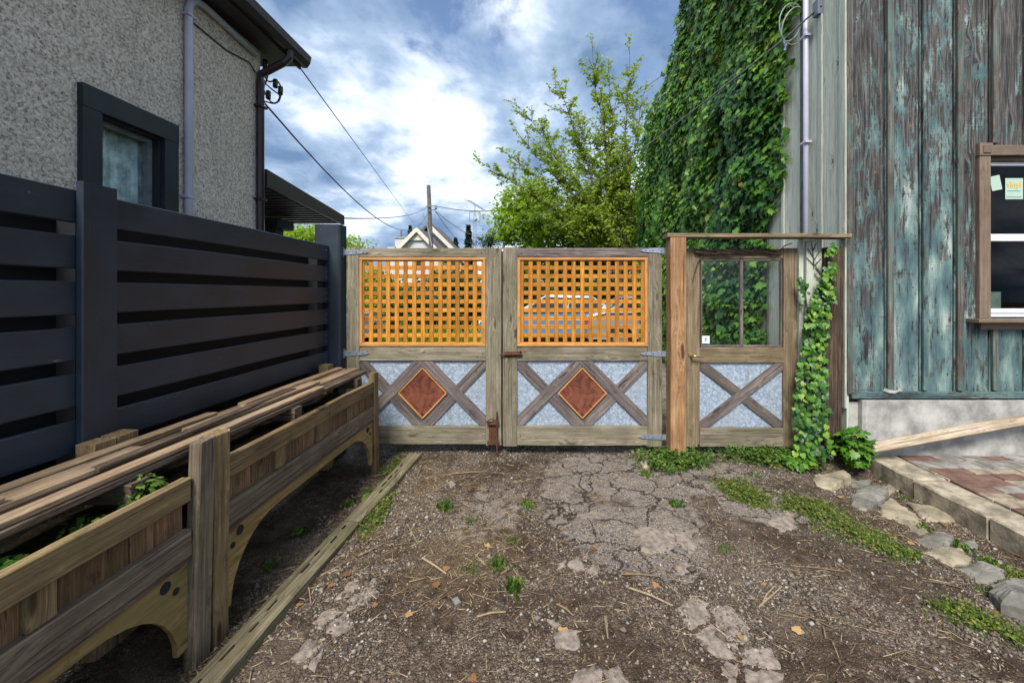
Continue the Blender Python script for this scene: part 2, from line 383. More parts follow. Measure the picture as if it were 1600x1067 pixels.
M['stone'] = plain('flagstone', (.27, .23, .165), .85, 0, 7.0, .42, .8, .3, 30, .008)
M['stoneg'] = plain('grey_stone', (.17, .16, .14), .85, 0, 7.0, .42, .8, .3, 30, .008)
M['asphalt'] = plain('old_asphalt', (.235, .195, .165), .9, 0, 30.0, .4, .9, .25, 160, .004)
M['cable'] = plain('cable', (.035, .035, .04), .5, 0, 3, .1, .02)
M['cablegrey'] = plain('grey_cable', (.26, .27, .29), .5, 0, 3, .1, .02)
M['rust'] = plain('rusted_iron', (.11, .045, .026), .8, .3, 60, .5, .5)
M['hinge'] = plain('zinc_hinge', (.36, .42, .52), .42, .6, 40, .2, .1)
M['brass'] = plain('aged_brass', (.42, .31, .15), .35, .8, 30, .2, .05)
M['soil'] = plain('planter_soil', (.030, .022, .015), .95, 0, 25, .5, 1.0, .2, 60, .02)
M['dark'] = plain('hole_shade', (.012, .012, .013), .9)
M['room'] = plain('room_wall', (.05, .05, .05), .9)
M['paper'] = plain('paper', (.42, .56, .47), .8, 0, 3, .05, .02)
M['yellow'] = plain('yellow_ink', (.62, .38, .03), .7, 0, 3, .05, .02)
M['blueink'] = plain('blue_ink', (.05, .22, .30), .7, 0, 3, .05, .02)
M['roofing'] = plain('roof_shingle', (.10, .095, .10), .9, 0, 3, .3, .6)
M['cream'] = plain('cream_siding', (.62, .58, .50), .7, 0, 2, .08, .1)
M['whitewall'] = plain('white_siding', (.52, .51, .53), .7, 0, 2, .06, .1)
M['pole'] = wood('utility_pole', (.07, .06, .055), (.15, .135, .12), (.24, .22, .20), None, 0, .2, .1)
M['steel'] = plain('antenna_steel', (.16, .18, .22), .5, .4, 5, .1, .02)
M['bark'] = plain('bark', (.075, .06, .048), .9, 0, 12, .4, .8, .2, 40, .02)
M['tyre'] = plain('tyre', (.02, .02, .02), .8)
M['rim'] = plain('wheel_rim', (.42, .43, .45), .35, .7)
M['carglass'] = plain('car_glass', (.02, .03, .035), .06, 0, 3, .1, 0.0, .6)
M['lamp'] = plain('head_lamp', (.75, .75, .75), .15, 0, 3, .05, 0)
M['redlamp'] = plain('tail_lamp', (.45, .02, .02), .2, 0, 3, .05, 0)
for nm, c in (('car_white', (.72, .73, .75)), ('car_blue', (.10, .20, .36)), ('car_silver', (.24, .26, .29)), ('car_red', (.42, .02, .04)), ('car_cream', (.62, .58, .45))):
    M[nm] = plain(nm, c, .22, 0, 2, .03, 0.0, .6)
M['glass'] = glassmat('door_glass', (.98, .99, .985), .01, .8)
M['barnglass'] = glassmat('barn_glass', (.7, .75, .73), .01, .6)
M['tape'] = plain('white_tape', (.65, .66, .62), .6)

def mirrorpane():
    m, N, out = newmat('house_pane')
    p = N.n('TexCoord').outputs['Object']
    nrm = N.bump(N.noise(p, 1.6, 2, .5), .05, .05)
    principled(N, out, (.015, .028, .034), .03, 0, nrm, 1.0, **{'Coat Weight': 1.0, 'Coat Roughness': .02, 'IOR': 1.9}); return m
M['pane'] = mirrorpane()
def galv():
    m, N, out = newmat('galvanised_sheet')
    p = N.n('TexCoord').outputs['Object']
    v = N.n('TexVoronoi', {'Vector': p, 'Scale': 62.0}).outputs['Color']
    v2 = N.n('TexVoronoi', {'Vector': N.mapping(p, (1, 1, 1), (3, 3, 3)), 'Scale': 140.0}).outputs['Color']
    f = N.m('ADD', N.m('MULTIPLY', N.n('SeparateColor', {0: v}).outputs[0], .6), N.m('MULTIPLY', N.n('SeparateColor', {0: v2}).outputs[1], .4))
    c = N.ramp(f, [(.15, (.25, .32, .42)), (.5, (.36, .44, .55)), (.85, (.50, .57, .66))])
    c = N.mix(N.mr(N.noise(p, 3, 4, .6), .5, .75, 0, .4), c, (.42, .44, .46))
    c = N.mix(N.mr(N.noise(N.mapping(p, (22, 22, 1.5)), 1.0, 6, .7), .52, .72, 0, .4), c, (.17, .17, .165))
    c = N.mix(N.mr(N.noise(p, 11, 6, .7), .60, .72, 0, .45), c, (.14, .12, .10))
    principled(N, out, c, N.m('ADD', .42, N.m('MULTIPLY', f, .25)), .35, None, .5); return m
M['galv'] = galv()
def copper():
    m, N, out = newmat('aged_copper')
    p = N.n('TexCoord').outputs['Object']
    a = N.noise(p, 9, 7, .65, 1.2)
    c = N.ramp(a, [(.28, (.055, .018, .016)), (.45, (.16, .050, .030)), (.58, (.26, .085, .045)), (.75, (.17, .085, .075))])
    principled(N, out, c, N.m('ADD', .4, N.m('MULTIPLY', a, .3)), .35, N.bump(a, .2, .004), .5); return m
M['copper'] = copper()
def stucco():
    m, N, out = newmat('pebble_stucco')
    p = N.n('TexCoord').outputs['Object']
    a = N.noise(p, 50, 4, .6, .3); b = N.noise(p, 150, 3, .6); big = N.noise(p, .8, 4, .6)
    c = N.ramp(N.m('ADD', N.m('MULTIPLY', a, .7), N.m('MULTIPLY', b, .3)), [(.36, (.22, .195, .165)), (.47, (.58, .53, .455)), (.60, (.88, .82, .73))])
    c = N.mix(N.mr(big, .35, .7, 0, .12), c, (.18, .165, .15))
    c = N.mix(N.mr(N.noise(N.mapping(p, (3, 3, .5)), 1.2, 5, .65), .5, .8, 0, .25), c, (.20, .18, .15))
    principled(N, out, c, .92, 0, N.bump(N.m('ADD', a, N.m('MULTIPLY', b, .4)), 1.0, .018), .2); return m
M['stucco'] = stucco()
def groundmat():
    m, N, out = newmat('gravelly_ground')
    p = N.n('TexCoord').outputs['Object']
    at = N.n('Attribute', attribute_name='mask'); sp = N.n('SeparateColor', {0: at.outputs['Color']})
    asp, moss, straw = sp.outputs[0], sp.outputs[1], sp.outputs[2]
    v1 = N.n('TexVoronoi', {'Vector': p, 'Scale': 95.0}); v2 = N.n('TexVoronoi', {'Vector': p, 'Scale': 210.0})
    r1 = N.n('SeparateColor', {0: v1.outputs['Color']}).outputs[0]; r2 = N.n('SeparateColor', {0: v2.outputs['Color']}).outputs[0]
    n1 = N.noise(p, 2.2, 8, .65); n2 = N.noise(p, 14, 6, .65)
    soil = N.ramp(n2, [(.3, (.020, .0125, .008)), (.5, (.060, .038, .024)), (.72, (.125, .085, .056))])
    grit = N.ramp(N.m('ADD', N.m('MULTIPLY', r1, .5), N.m('MULTIPLY', r2, .5)), [(.12, (.030, .020, .014)), (.45, (.115, .086, .064)), (.7, (.23, .183, .143)), (.95, (.50, .43, .35))])
    gm = N.mr(N.m('ADD', N.m('MULTIPLY', n1, .75), N.m('MULTIPLY', n2, .25)), .42, .60, .08, .9)
    c = N.mix(gm, soil, grit)
    ac = N.ramp(N.m('ADD', N.m('MULTIPLY', r2, .5), N.m('MULTIPLY', n2, .5)), [(.25, (.085, .068, .058)), (.42, (.20, .168, .146)), (.62, (.30, .258, .228)), (.85, (.42, .375, .335))])
    am = N.mr(N.m('ADD', asp, N.m('MULTIPLY', N.m('SUBTRACT', n2, .5), 1.1)), .35, .6)
    pd = N.vm('ADD', p, N.vm('SCALE', N.n('TexNoise', {'Vector': p, 'Scale': 6.0, 'Detail': 4.0}).outputs['Color'], .22))
    ce = N.n('TexVoronoi', {'Vector': pd, 'Scale': 3.4}, feature='DISTANCE_TO_EDGE').outputs['Distance']
    ac = N.mix(N.mr(ce, .012, .035, .9, 0), ac, (.022, .016, .012))
    c = N.mix(am, c, ac)
    c = N.mix(N.m('MULTIPLY', N.mr(N.m('ADD', straw, N.m('SUBTRACT', n2, .5)), .5, .9), .3), c, (.20, .135, .07))
    c = N.mix(N.mr(N.noise(p, 1.9, 6, .65), .52, .66, 0, .65), c, (.042, .024, .015))
    c = N.mix(N.mr(N.noise(N.mapping(p, (1, 1, 1), (4, 4, 0)), 1.1, 5, .6), .52, .68, 0, .4), c, (.26, .205, .155))
    mm = N.mr(N.m('ADD', moss, N.m('MULTIPLY', N.m('SUBTRACT', n2, .5), 1.3)), .35, .6)
    c = N.mix(mm, c, N.ramp(r2, [(.2, (.035, .055, .012)), (.6, (.085, .125, .025)), (.9, (.15, .18, .05))]))
    h = N.m('ADD', N.m('MULTIPLY', v1.outputs['Distance'], -.6), N.m('ADD', N.m('MULTIPLY', n2, .8), N.m('MULTIPLY', v2.outputs['Distance'], -.3)))
    principled(N, out, c, .92, 0, N.bump(h, 1.0, .016), .25); return m
M['ground'] = groundmat()
def islandmat(name, stops, rough=.85):
    m, N, out = newmat(name)
    ri = N.n('NewGeometry').outputs['Random Per Island']; oi = N.n('ObjectInfo').outputs['Random']
    c = N.ramp(N.m('FRACT', N.m('ADD', ri, oi)), stops)
    n = N.noise(N.n('TexCoord').outputs['Object'], 90, 3, .6)
    c = N.mix(N.mr(n, .35, .7, 0, .35), c, (.05, .04, .03))
    principled(N, out, c, rough, 0, None, .3); return m
M['gravel'] = islandmat('gravel', [(0, (.05, .04, .034)), (.35, (.115, .088, .068)), (.7, (.20, .165, .135)), (.9, (.31, .27, .225)), (1, (.48, .43, .37))])
M['straw'] = islandmat('straw', [(0, (.12, .075, .04)), (.5, (.30, .21, .115)), (1, (.52, .41, .25))])
M['dryleaf'] = islandmat('dry_leaf', [(0, (.16, .075, .03)), (.5, (.34, .175, .07)), (1, (.52, .34, .15))], .7)
M['litter'] = islandmat('leaf_litter', [(0, (.08, .045, .025)), (.6, (.20, .115, .055)), (1, (.36, .25, .13))], .8)
M['stick'] = islandmat('stick', [(0, (.14, .09, .055)), (1, (.42, .32, .2))])
M['ivy'] = leafmat('ivy_leaf', [(0, (.035, .115, .018)), (.4, (.08, .215, .028)), (.75, (.16, .32, .04)), (.985, (.27, .42, .06)), (1, (.30, .12, .03))], .30, .38)
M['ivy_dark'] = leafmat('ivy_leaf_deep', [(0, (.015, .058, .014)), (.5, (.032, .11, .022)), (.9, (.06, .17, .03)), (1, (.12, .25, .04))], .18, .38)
M['ivy_new'] = leafmat('young_ivy_leaf', [(0, (.04, .13, .015)), (.5, (.085, .22, .022)), (1, (.17, .32, .04))], .3, .4)
M['elm'] = leafmat('elm_leaf', [(0, (.13, .23, .02)), (.5, (.24, .36, .035)), (1, (.40, .49, .07))], .58, .5)
M['maple'] = leafmat('maple_leaf', [(0, (.12, .23, .014)), (.5, (.23, .37, .026)), (1, (.38, .50, .05))], .55, .5)
M['bush'] = leafmat('bush_leaf', [(0, (.012, .034, .010)), (.5, (.028, .070, .015)), (1, (.09, .16, .03))], .3, .5)
M['conifer'] = leafmat('conifer_needle', [(0, (.012, .03, .016)), (1, (.035, .07, .03))], .2, .6)
M['weed'] = leafmat('weed_leaf', [(0, (.035, .085, .012)), (.5, (.075, .155, .022)), (1, (.19, .26, .05))], .35, .5)
M['mossleaf'] = leafmat('moss_leaf', [(0, (.04, .075, .010)), (.5, (.10, .155, .018)), (.85, (.19, .235, .035)), (1, (.30, .24, .09))], .35, .6)
M['housepane'] = glassmat('house_glass', (.92, .97, .98), .01, 1.8)
M['reflection_curtain'] = plain('sky_reflection_cloth', (.62, .74, .78), .8, 0, 7, .5, .1)
M['gapshade'] = plain('shaded_back_slat', (.006, .008, .011), .7, 0, 5.0, .2, .2)  # darker than the slat paint: the shade in the gaps is put into this colour
M['cablemid'] = plain('weathered_cable', (.15, .155, .165), .5, 0, 3, .1, .02)
# ------------------------------------------------------------------ ground
def sstep(a, b, x):
    t = min(1, max(0, (x - a) / (b - a))); return t * t * (3 - 2 * t)
def gh(x, y):
    z = .014 * noise.noise((x * 1.7, y * 1.7, 0)) + .008 * noise.noise((x * 5, y * 5, 3)) + .004 * noise.noise((x * 14, y * 14, 5))
    fade = 1 - sstep(4.2, 6, y)
    z -= .12 * sstep(1.7, 2.75, x) * (1 - sstep(3.55, 3.85, y)) * (1 - sstep(3, 3.4, x))
    z -= .03 * sstep(-1.2, -1.5, x) * fade
    return z - .006
def G(px, py):
    z = 0.0
    for _ in range(5):
        dep = F * (CH - z) / (py - VY); x = (px - VX) * dep / F; z = gh(x, dep)
    return Vector((x, dep, z))
def blob(x, y, c, rx, ry, rot=0):
    dx, dy = x - c[0], y - c[1]; ca, sa = math.cos(rot), math.sin(rot)
    u, v = (dx * ca + dy * sa) / rx, (-dx * sa + dy * ca) / ry
    return max(0, 1 - (u * u + v * v)) ** .5
MOSS = [((*G(1160, 768)[:2],), .16, .22, .3), ((*G(1270, 795)[:2],), .22, .16, -.2), ((*G(1330, 830)[:2],), .22, .17, -.3), ((*G(1385, 858)[:2],), .13, .13, 0), ((*G(1050, 722)[:2],), .30, .14, 0), ((*G(1200, 718)[:2],), .42, .15, 0),
        ((*G(1560, 985)[:2],), .22, .10, -.3), ((*G(1500, 955)[:2],), .12, .06, 0), ((*G(590, 800)[:2],), .10, .28, .1), ((*G(620, 730)[:2],), .08, .2, .1), ((*G(1590, 905)[:2],), .08, .08, 0)]
GC = {k: tuple(G(*k)[:2]) for k in ((960, 775), (1190, 790), (1010, 850), (1060, 740), (760, 800), (620, 790), (720, 860), (1450, 800))}
def gmask(x, y):
    a = max(blob(x, y, GC[960, 775], .62, .95, .1), blob(x, y, GC[1190, 790], .35, .3), .85 * blob(x, y, GC[1010, 850], .45, .4), .9 * blob(x, y, GC[1060, 740], .7, .45), .6 * blob(x, y, GC[760, 800], .35, .5))
    m = max(blob(x, y, c, rx * 1.15, ry * 1.15, r) for c, rx, ry, r in MOSS)
    s = max(blob(x, y, GC[620, 790], .5, .8), blob(x, y, GC[720, 860], .5, .5), blob(x, y, GC[1450, 800], .5, .6))
    if y > 9: m = max(m, sstep(9, 11, y) * .75)
    if y > 4.3: a = max(a, sstep(4.3, 5, y) * (1 - sstep(9, 11, y)))
    return a, m, s
def axis(lo, f0, f1, hi, step, g=1.35):
    a = list(np.arange(f0, f1 + 1e-6, step)); s = step; x = f0; left = []
    while x > lo: s *= g; x -= s; left.append(max(x, lo))
    s = step; x = a[-1]; right = []
    while x < hi: s *= g; x += s; right.append(min(x, hi))
    return left[::-1] + a + right
gx = axis(-400, -2.2, 4.2, 400, .024); gy = axis(-60, .9, 4.4, 900, .024)
V = []; MK = []
for y in gy:
    for x in gx:
        nearf = -3 < x < 5 and .5 < y < 12
        V.append((x, y, gh(x, y) if nearf else -.012)); MK.append(gmask(x, y) if nearf else (0, .75 if y > 9 else 0, 0))
nx = len(gx); Fq = [(j*nx + i, j*nx + i + 1, (j+1)*nx + i + 1, (j+1)*nx + i) for j in range(len(gy)-1) for i in range(nx-1)]
me = bpy.data.meshes.new('ground'); me.from_pydata(V, [], Fq); me.shade_smooth()
ca = me.color_attributes.new('mask', 'FLOAT_COLOR', 'POINT')
ca.data.foreach_set('color', np.array([(a, b, c, 1) for a, b, c in MK], np.float32).ravel())
ground = tag(mobj('ground', me, M['ground']), kind='structure')

def slab(name, poly, z0, z1, mat, parent, jit=.006, step=.02, seed=0, dome=.004, inset=.006, rag=0.0):
    """flat broken piece with a ragged outline and worn edge"""
    rd = random.Random(seed); pts = []
    for i, p in enumerate(poly):
        q = poly[(i + 1) % len(poly)]; n = max(1, int((Vector(q[:2]) - Vector(p[:2])).length / step))
        for k in range(n):
            t = k / n; xx, yy = p[0] + (q[0]-p[0])*t, p[1] + (q[1]-p[1])*t
            wx, wy = (rag * (noise.noise((xx * 14, yy * 14, 3)) + .5 * noise.noise((xx * 37, yy * 37, 5))), rag * (noise.noise((xx * 14, yy * 14, 8)) + .5 * noise.noise((xx * 37, yy * 37, 1)))) if rag else (0, 0)
            pts.append((xx + wx + rd.uniform(-jit, jit), yy + wy + rd.uniform(-jit, jit)))
    c = Vector((sum(p[0] for p in pts) / len(pts), sum(p[1] for p in pts) / len(pts))); n = len(pts)
    v = [(x, y, z0) for x, y in pts]
    for sc_, zz in ((1, z1 - inset * .7), (None, z1), (.55, z1 + dome)):
        for x, y in pts:
            dv = Vector((x, y)) - c
            k = sc_ if sc_ is not None else max(.3, 1 - inset / max(dv.length, .01))
            v.append((c.x + dv.x * k, c.y + dv.y * k, zz + rd.uniform(-1, 1) * .15 * inset))
    v.append((c.x, c.y, z1 + dome))
    f = [(r*n + i, r*n + (i+1) % n, (r+1)*n + (i+1) % n, (r+1)*n + i) for r in range(3) for i in range(n)] + [(3*n + i, 3*n + (i+1) % n, 4*n) for i in range(n)]
    mb = MB(); mb.add(v, f); return mb.build(name, mat, parent)
ASP = [[(520, 938), (535, 916), (555, 908), (560, 918), (540, 936)], [(540, 941), (563, 920), (588, 905), (588, 924), (562, 958), (547, 955)], [(487, 975), (515, 945), (534, 950), (521, 968), (501, 984)],
       [(511, 985), (531, 956), (553, 962), (549, 985), (517, 1002)], [(452, 1032), (480, 1004), (506, 990), (513, 1004), (482, 1030)], [(482, 1042), (491, 1022), (514, 1008), (510, 1028), (488, 1052)],
       [(1050, 948), (1078, 931), (1105, 940), (1112, 968), (1082, 984)], [(1115, 972), (1108, 940), (1140, 952), (1178, 985), (1170, 1004), (1140, 1000)], [(1085, 988), (1112, 973), (1138, 1003), (1150, 1030), (1118, 1036)],
       [(1145, 1004), (1172, 1008), (1205, 1012), (1222, 1045), (1160, 1040)], [(1122, 1040), (1152, 1036), (1158, 1075), (1140, 1075)], [(1162, 1045), (1222, 1050), (1238, 1080), (1165, 1080)],
       [(972, 838), (1000, 822), (1040, 826), (1062, 848), (1040, 868), (1000, 860)], [(1065, 850), (1045, 826), (1080, 832), (1092, 852), (1078, 868)], [(905, 806), (920, 799), (945, 801), (940, 811), (915, 812)],
       [(878, 1075), (898, 1046), (935, 1042), (945, 1075)], [(948, 1075), (940, 1042), (965, 1038), (992, 1075)], [(868, 884), (880, 878), (884, 888), (874, 891)], [(888, 882), (905, 874), (912, 888), (898, 896)], [(914, 890), (928, 880), (940, 892), (930, 902), (918, 900)],
       [(1060, 876), (1078, 880), (1074, 902), (1058, 900)], [(858, 968), (872, 966), (876, 980), (862, 982)], [(865, 990), (900, 984), (905, 1010), (875, 1016)], [(1200, 810), (1235, 800), (1245, 825), (1215, 832)]]
for i, pl in enumerate(ASP):
    pts = [G(*p) for p in pl]; zc = sum(p.z for p in pts) / len(pts)
    slab('asphalt_fragment', pts, zc - .03, zc + (.001 if i < 17 else .008), M['asphalt'], ground, .003, .012, i, .004, .004, .030)

# ------------------------------------------------------------------ patio with kerb stones
pat = tag(MB().box((3.2, -1, -.35), (9, 3.7, .0)).build('patio', M['soil']), kind='structure')
rd = random.Random(3)
y = 3.70; i = 0
while y > .5:
    L = rd.uniform(.42, .62); x0 = 2.93 + rd.uniform(-.012, .012); x1 = 3.185
    slab('kerb_stone', [(x0, y - L + .008), (x1, y - L + .008), (x1, y), (x0, y)], -.30, .036 + rd.uniform(-.01, .008), M['kerb'], pat, .006, .07, i, .003, .016)
    y -= L; i += 1
y = 3.69; i = 0
while y > 1.6:
    hh = rd.choice([.105, .105, .105, .16]); x = 3.19 + rd.uniform(0, .05); 
    if x > 3.2: slab('paver', [(3.19, y - hh + .006), (x - .006, y - hh + .006), (x - .006, y), (3.19, y)], -.02, .036, M['paver_tan'], pat, .003, .05, i, .002, .006)
    while x < 5.6:
        L = {.105: rd.choice([.21, .21, .3]), .16: rd.choice([.24, .34]), .21: rd.choice([.21, .42, .5])}[hh]
        mt = M[rd.choice(['paver_red', 'paver_red', 'paver_tan', 'paver_grey']) if hh < .12 else rd.choice(['paver_grey', 'paver_grey', 'paver_grey', 'paver_tan'])]
        slab('paver', [(x, y - hh + .006), (x + L - .006, y - hh + .006), (x + L - .006, y), (x, y)], -.02, .036 + rd.uniform(-.004, .004), mt, pat, .0025, .06, i, .002, .006)
        x += L; i += 1
    y -= hh

# ------------------------------------------------------------------ stucco house, left
HX = -3.4; HY = 4.93
house = thing('stucco_house', 'grey pebble stucco house with black window trim behind the black fence', 'house', (-6, 2, 0))
wb = MB(); wb.box((-9.5, -4, -.1), (HX - .2, HY, 4.42)); wb.box((HX - .2, -4, -.1), (HX, 3.05, 4.42)); wb.box((HX - .2, 3.72, -.1), (HX, HY, 4.42)); wb.box((HX - .2, 3.05, 2.96), (HX, 3.72, 4.42)); wb.box((HX - .2, 3.05, -.1), (HX, 3.72, 1.82)); wb.build('wall', M['stucco'], house)
MB().prism([(-10, 4.46), (-3.0, 4.46), (-3.0, 4.53), (-6.4, 6.7), (-10, 4.6)], -4.4, HY + .34, 'xzy').build('roof', M['roofing'], house)
MB().box((-9.6, -4.3, 4.405), (-3.13, HY + .33, 4.455)).build('soffit', M['soffit'], house)
MB().box((-3.13, -4.3, 4.37), (-3.105, HY + .335, 4.58)).build('fascia', M['soffit'], house)
g_ = MB(); g_.prism([(-3.10, 4.40), (-3.04, 4.40), (-3.0, 4.46), (-2.985, 4.54), (-3.0, 4.545), (-3.02, 4.47), (-3.06, 4.425), (-3.095, 4.425)], -4.3, HY + .36, 'xzy').build('gutter', M['gutter'], house)
dsx, dsy = HX + .045, HY - .06
dn = MB().tube([(-3.05, HY - .0, 4.41), (-3.05, HY - .0, 4.33), (-3.10, HY - .02, 4.26), (dsx - .005, HY - .05, 4.10), (dsx, dsy, 4.0), (dsx, dsy, 2.4), (dsx, dsy, .1)], .042, 8).build('downspout', M['gutter'], house)
for z in (3.7, 2.6): MB().box((HX, dsy - .055, z), (HX + .095, dsy + .055, z + .025)).build('strap', M['gutter'], dn)
# grey conduit up the wall and along under the soffit
cy_ = F * 3.36 / (VX - 295)
cp = [(HX + .04, cy_, .1), (HX + .04, cy_, 4.0), (HX + .04, cy_, 4.20), (HX + .04, cy_ + .03, 4.28), (HX + .04, cy_ + .09, 4.33), (HX + .04, cy_ + .17, 4.345), (HX + .04, cy_ + .3, 4.34), (HX + .04, HY - .13, 4.30)]
cd = MB().tube(cp, .033, 12).build('conduit', M['pipe'], house, smooth=True)
for z in (4.12, 2.40): MB().box((HX, cy_ - .05, z), (HX + .078, cy_ + .05, z + .02), .0).build('clamp', M['pipe'], cd)
MB().tube([(HX + .012, cy_ + .05, 4.12), (HX + .012, cy_ + .5, 4.10), (HX + .012, HY - .2, 4.16), (HX + .012, HY - .1, 4.1)], .007, 6).build('cable_run', M['cable'], house)
# window
wy0, wy1, wz0, wz1 = 2.99, 3.78, 1.75, 3.04
wn = MB().box((HX - .112, wy0 + .13, wz0 + .13), (HX - .105, wy1 - .13, wz1 - .15)).build('window', M['housepane'], house)
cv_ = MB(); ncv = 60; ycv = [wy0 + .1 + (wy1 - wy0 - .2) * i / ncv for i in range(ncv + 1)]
cv_.add([(HX - .16 + .013 * math.sin(i * .9) + .006 * math.sin(i * 2.3), yy, zz) for i, yy in enumerate(ycv) for zz in (wz0 + .08, wz1 - .1)], [(2*i, 2*i+2, 2*i+3, 2*i+1) for i in range(ncv)]); cv_.build('reflection_curtain', M['reflection_curtain'], wn)  # added curtain, its pale tint stands in for sky reflected in the pane
tb = MB(); tb.box((HX, wy0, wz1 - .165), (HX + .045, wy1, wz1)).build('head_trim', M['blacktrim'], wn)
MB().box((HX + .002, wy0, wz0), (HX + .042, wy0 + .135, wz1 - .167)).build('side_trim', M['blacktrim'], wn)
MB().box((HX + .002, wy1 - .135, wz0), (HX + .042, wy1, wz1 - .167)).build('side_trim', M['blacktrim'], wn)
MB().box((HX + .002, wy0 + .137, wz0), (HX + .05, wy1 - .137, wz0 + .12)).build('sill', M['blacktrim'], wn)
rv = MB(); a0, a1, c0, c1 = wy0 + .137, wy1 - .137, wz0 + .12, wz1 - .167
# jamb liner stands slightly proud of the glass
for (p, q) in (((HX - .09, a0, c0), (HX + .001, a0 + .02, c1)), ((HX - .09, a1 - .02, c0), (HX + .001, a1, c1)), ((HX - .09, a0 + .02, c1 - .02), (HX + .001, a1 - .02, c1))): rv.box(p, q)
rv.build('jamb', M['blacktrim'], wn)
sf = MB()
for (p, q) in (((HX - .099, a0 + .02, c0), (HX - .055, a0 + .06, c1 - .02)), ((HX - .099, a1 - .06, c0), (HX - .055, a1 - .02, c1 - .02)), ((HX - .098, a0 + .06, c1 - .06), (HX - .056, a1 - .06, c1 - .02))): sf.box(p, q)
sf.build('sash', plain('grey_sash', (.14, .16, .17), .5), wn)
# porch roof at the far end of the house
MB().prism([(HY + .03, 2.80), (6.86, 2.66), (6.86, 2.76), (HY + .03, 2.96)], -8, HX + .02, 'yzx').build('porch_roof', M['gutter'], house)
MB().prism([(HY + .03, 2.79), (6.90, 2.645), (6.90, 2.80), (HY + .03, 3.0)], HX + .022, HX + .06, 'yzx').build('porch_fascia', M['gutter'], house)
for k in range(14):
    yk = HY + .12 + k * .125; zk = 2.80 - (yk - HY) * .0725
    MB().box((-8, yk, zk - .022), (HX + .015, yk + .095, zk - .006)).build('soffit_slat', M['soffit'], house)
pp = MB().box((-4.25, 6.2, .0), (-4.05, 6.4, 2.60)).build('porch_post', M['blacktrim'], house)
MB().box((-4.35, 6.1, 2.48), (-3.95, 6.5, 2.62)).build('capital', M['blacktrim'], pp)
MB().box((-8, 6.18, 2.50), (-4.36, 6.42, 2.66)).build('porch_beam', M['blacktrim'], house)
# service drop splice hanging at the house corner
sp_ = thing('cable_splice', 'bundle of looped grey service cables and connectors at the stucco house corner', 'cable', Q(425, 140, 4.95))
for k, pth in enumerate([[(412, 95), (412, 125), (425, 140), (437, 150), (430, 162), (412, 158)], [(415, 95), (418, 120), (412, 140), (424, 160), (436, 158), (440, 140)], [(418, 100), (414, 118), (420, 128), (432, 126), (438, 134)]]):
    P = [Q(a, b, 5.02 + .03 * k) for a, b in pth]
    pts = []
    for i in range(len(P) - 1):
        for t in (0, .33, .66):
            p0, p1, p2, p3 = P[max(i-1, 0)], P[i], P[i+1], P[min(i+2, len(P)-1)]
            pts.append(.5 * ((2*p1) + (p2-p0)*t + (2*p0-5*p1+4*p2-p3)*t*t + (3*p1-p0-3*p2+p3)*t**3))
    pts.append(P[-1]); MB().tube(pts, .009, 6).build('cable_loop', M['cable'], sp_, smooth=True)
for a, b in ((430, 131), (438, 142), (414, 100), (419, 149)):
    c = Q(a, b, 5.03); MB().tube([c + Vector((0, 0, -.055)), c + Vector((0, 0, -.045)), c + Vector((.004, 0, .045)), c + Vector((.004, 0, .055))], [.016, .028, .028, .016], 8).build('connector', M['gutter'], sp_, smooth=True)

# ------------------------------------------------------------------ black slatted fence, left
FX = -1.94
fence = thing('slat_fence', 'tall black painted horizontal slat fence along the left side', 'fence', (FX, 2, 0))
tops = [1.93 - .191 * k for k in range(10)]
for (y0, y1) in ((-1.2, 1.77), (1.77, 3.72)):
    for k, zt in enumerate(tops):
        hh = .137
        board('slat', (FX - .013, y0 + .003, zt - hh/2), (FX - .013, y1 - .003, zt - hh/2), hh, .026, M['black'], fence, (1, 0, 0), .003)
        if k < 9: board('back_slat', (FX - .125, y0 + .003, zt - .165), (FX - .125, y1 - .003, zt - .165), hh, .026, M['gapshade'], fence, (1, 0, 0), .003)
        for sy in (y0 + .05, y1 - .05): MB().tube([(FX + .0005, sy, zt - .045), (FX + .0022, sy, zt - .045)], [.0045, .0035], 6).build('screw', M['hinge'], fence); MB().tube([(FX + .0005, sy, zt - .10), (FX + .0022, sy, zt - .10)], [.0045, .0035], 6).build('screw', M['hinge'], fence)
for yy in (-1.15, 1.77, 3.62): MB().box((FX - .11, yy - .045, 0), (FX - .028, yy + .045, 1.92)).build('inner_post', M['gapshade'], fence)
board('post_cover', (FX + .016, 1.77, .0), (FX + .016, 1.77, 1.965), .142, .03, M['black'], fence, (1, 0, 0))
ep = board('end_post', (-1.96, 3.79, 0), (-1.96, 3.79, 2.125), .232, .14, M['black'], fence, (0, -1, 0), 0, .012)

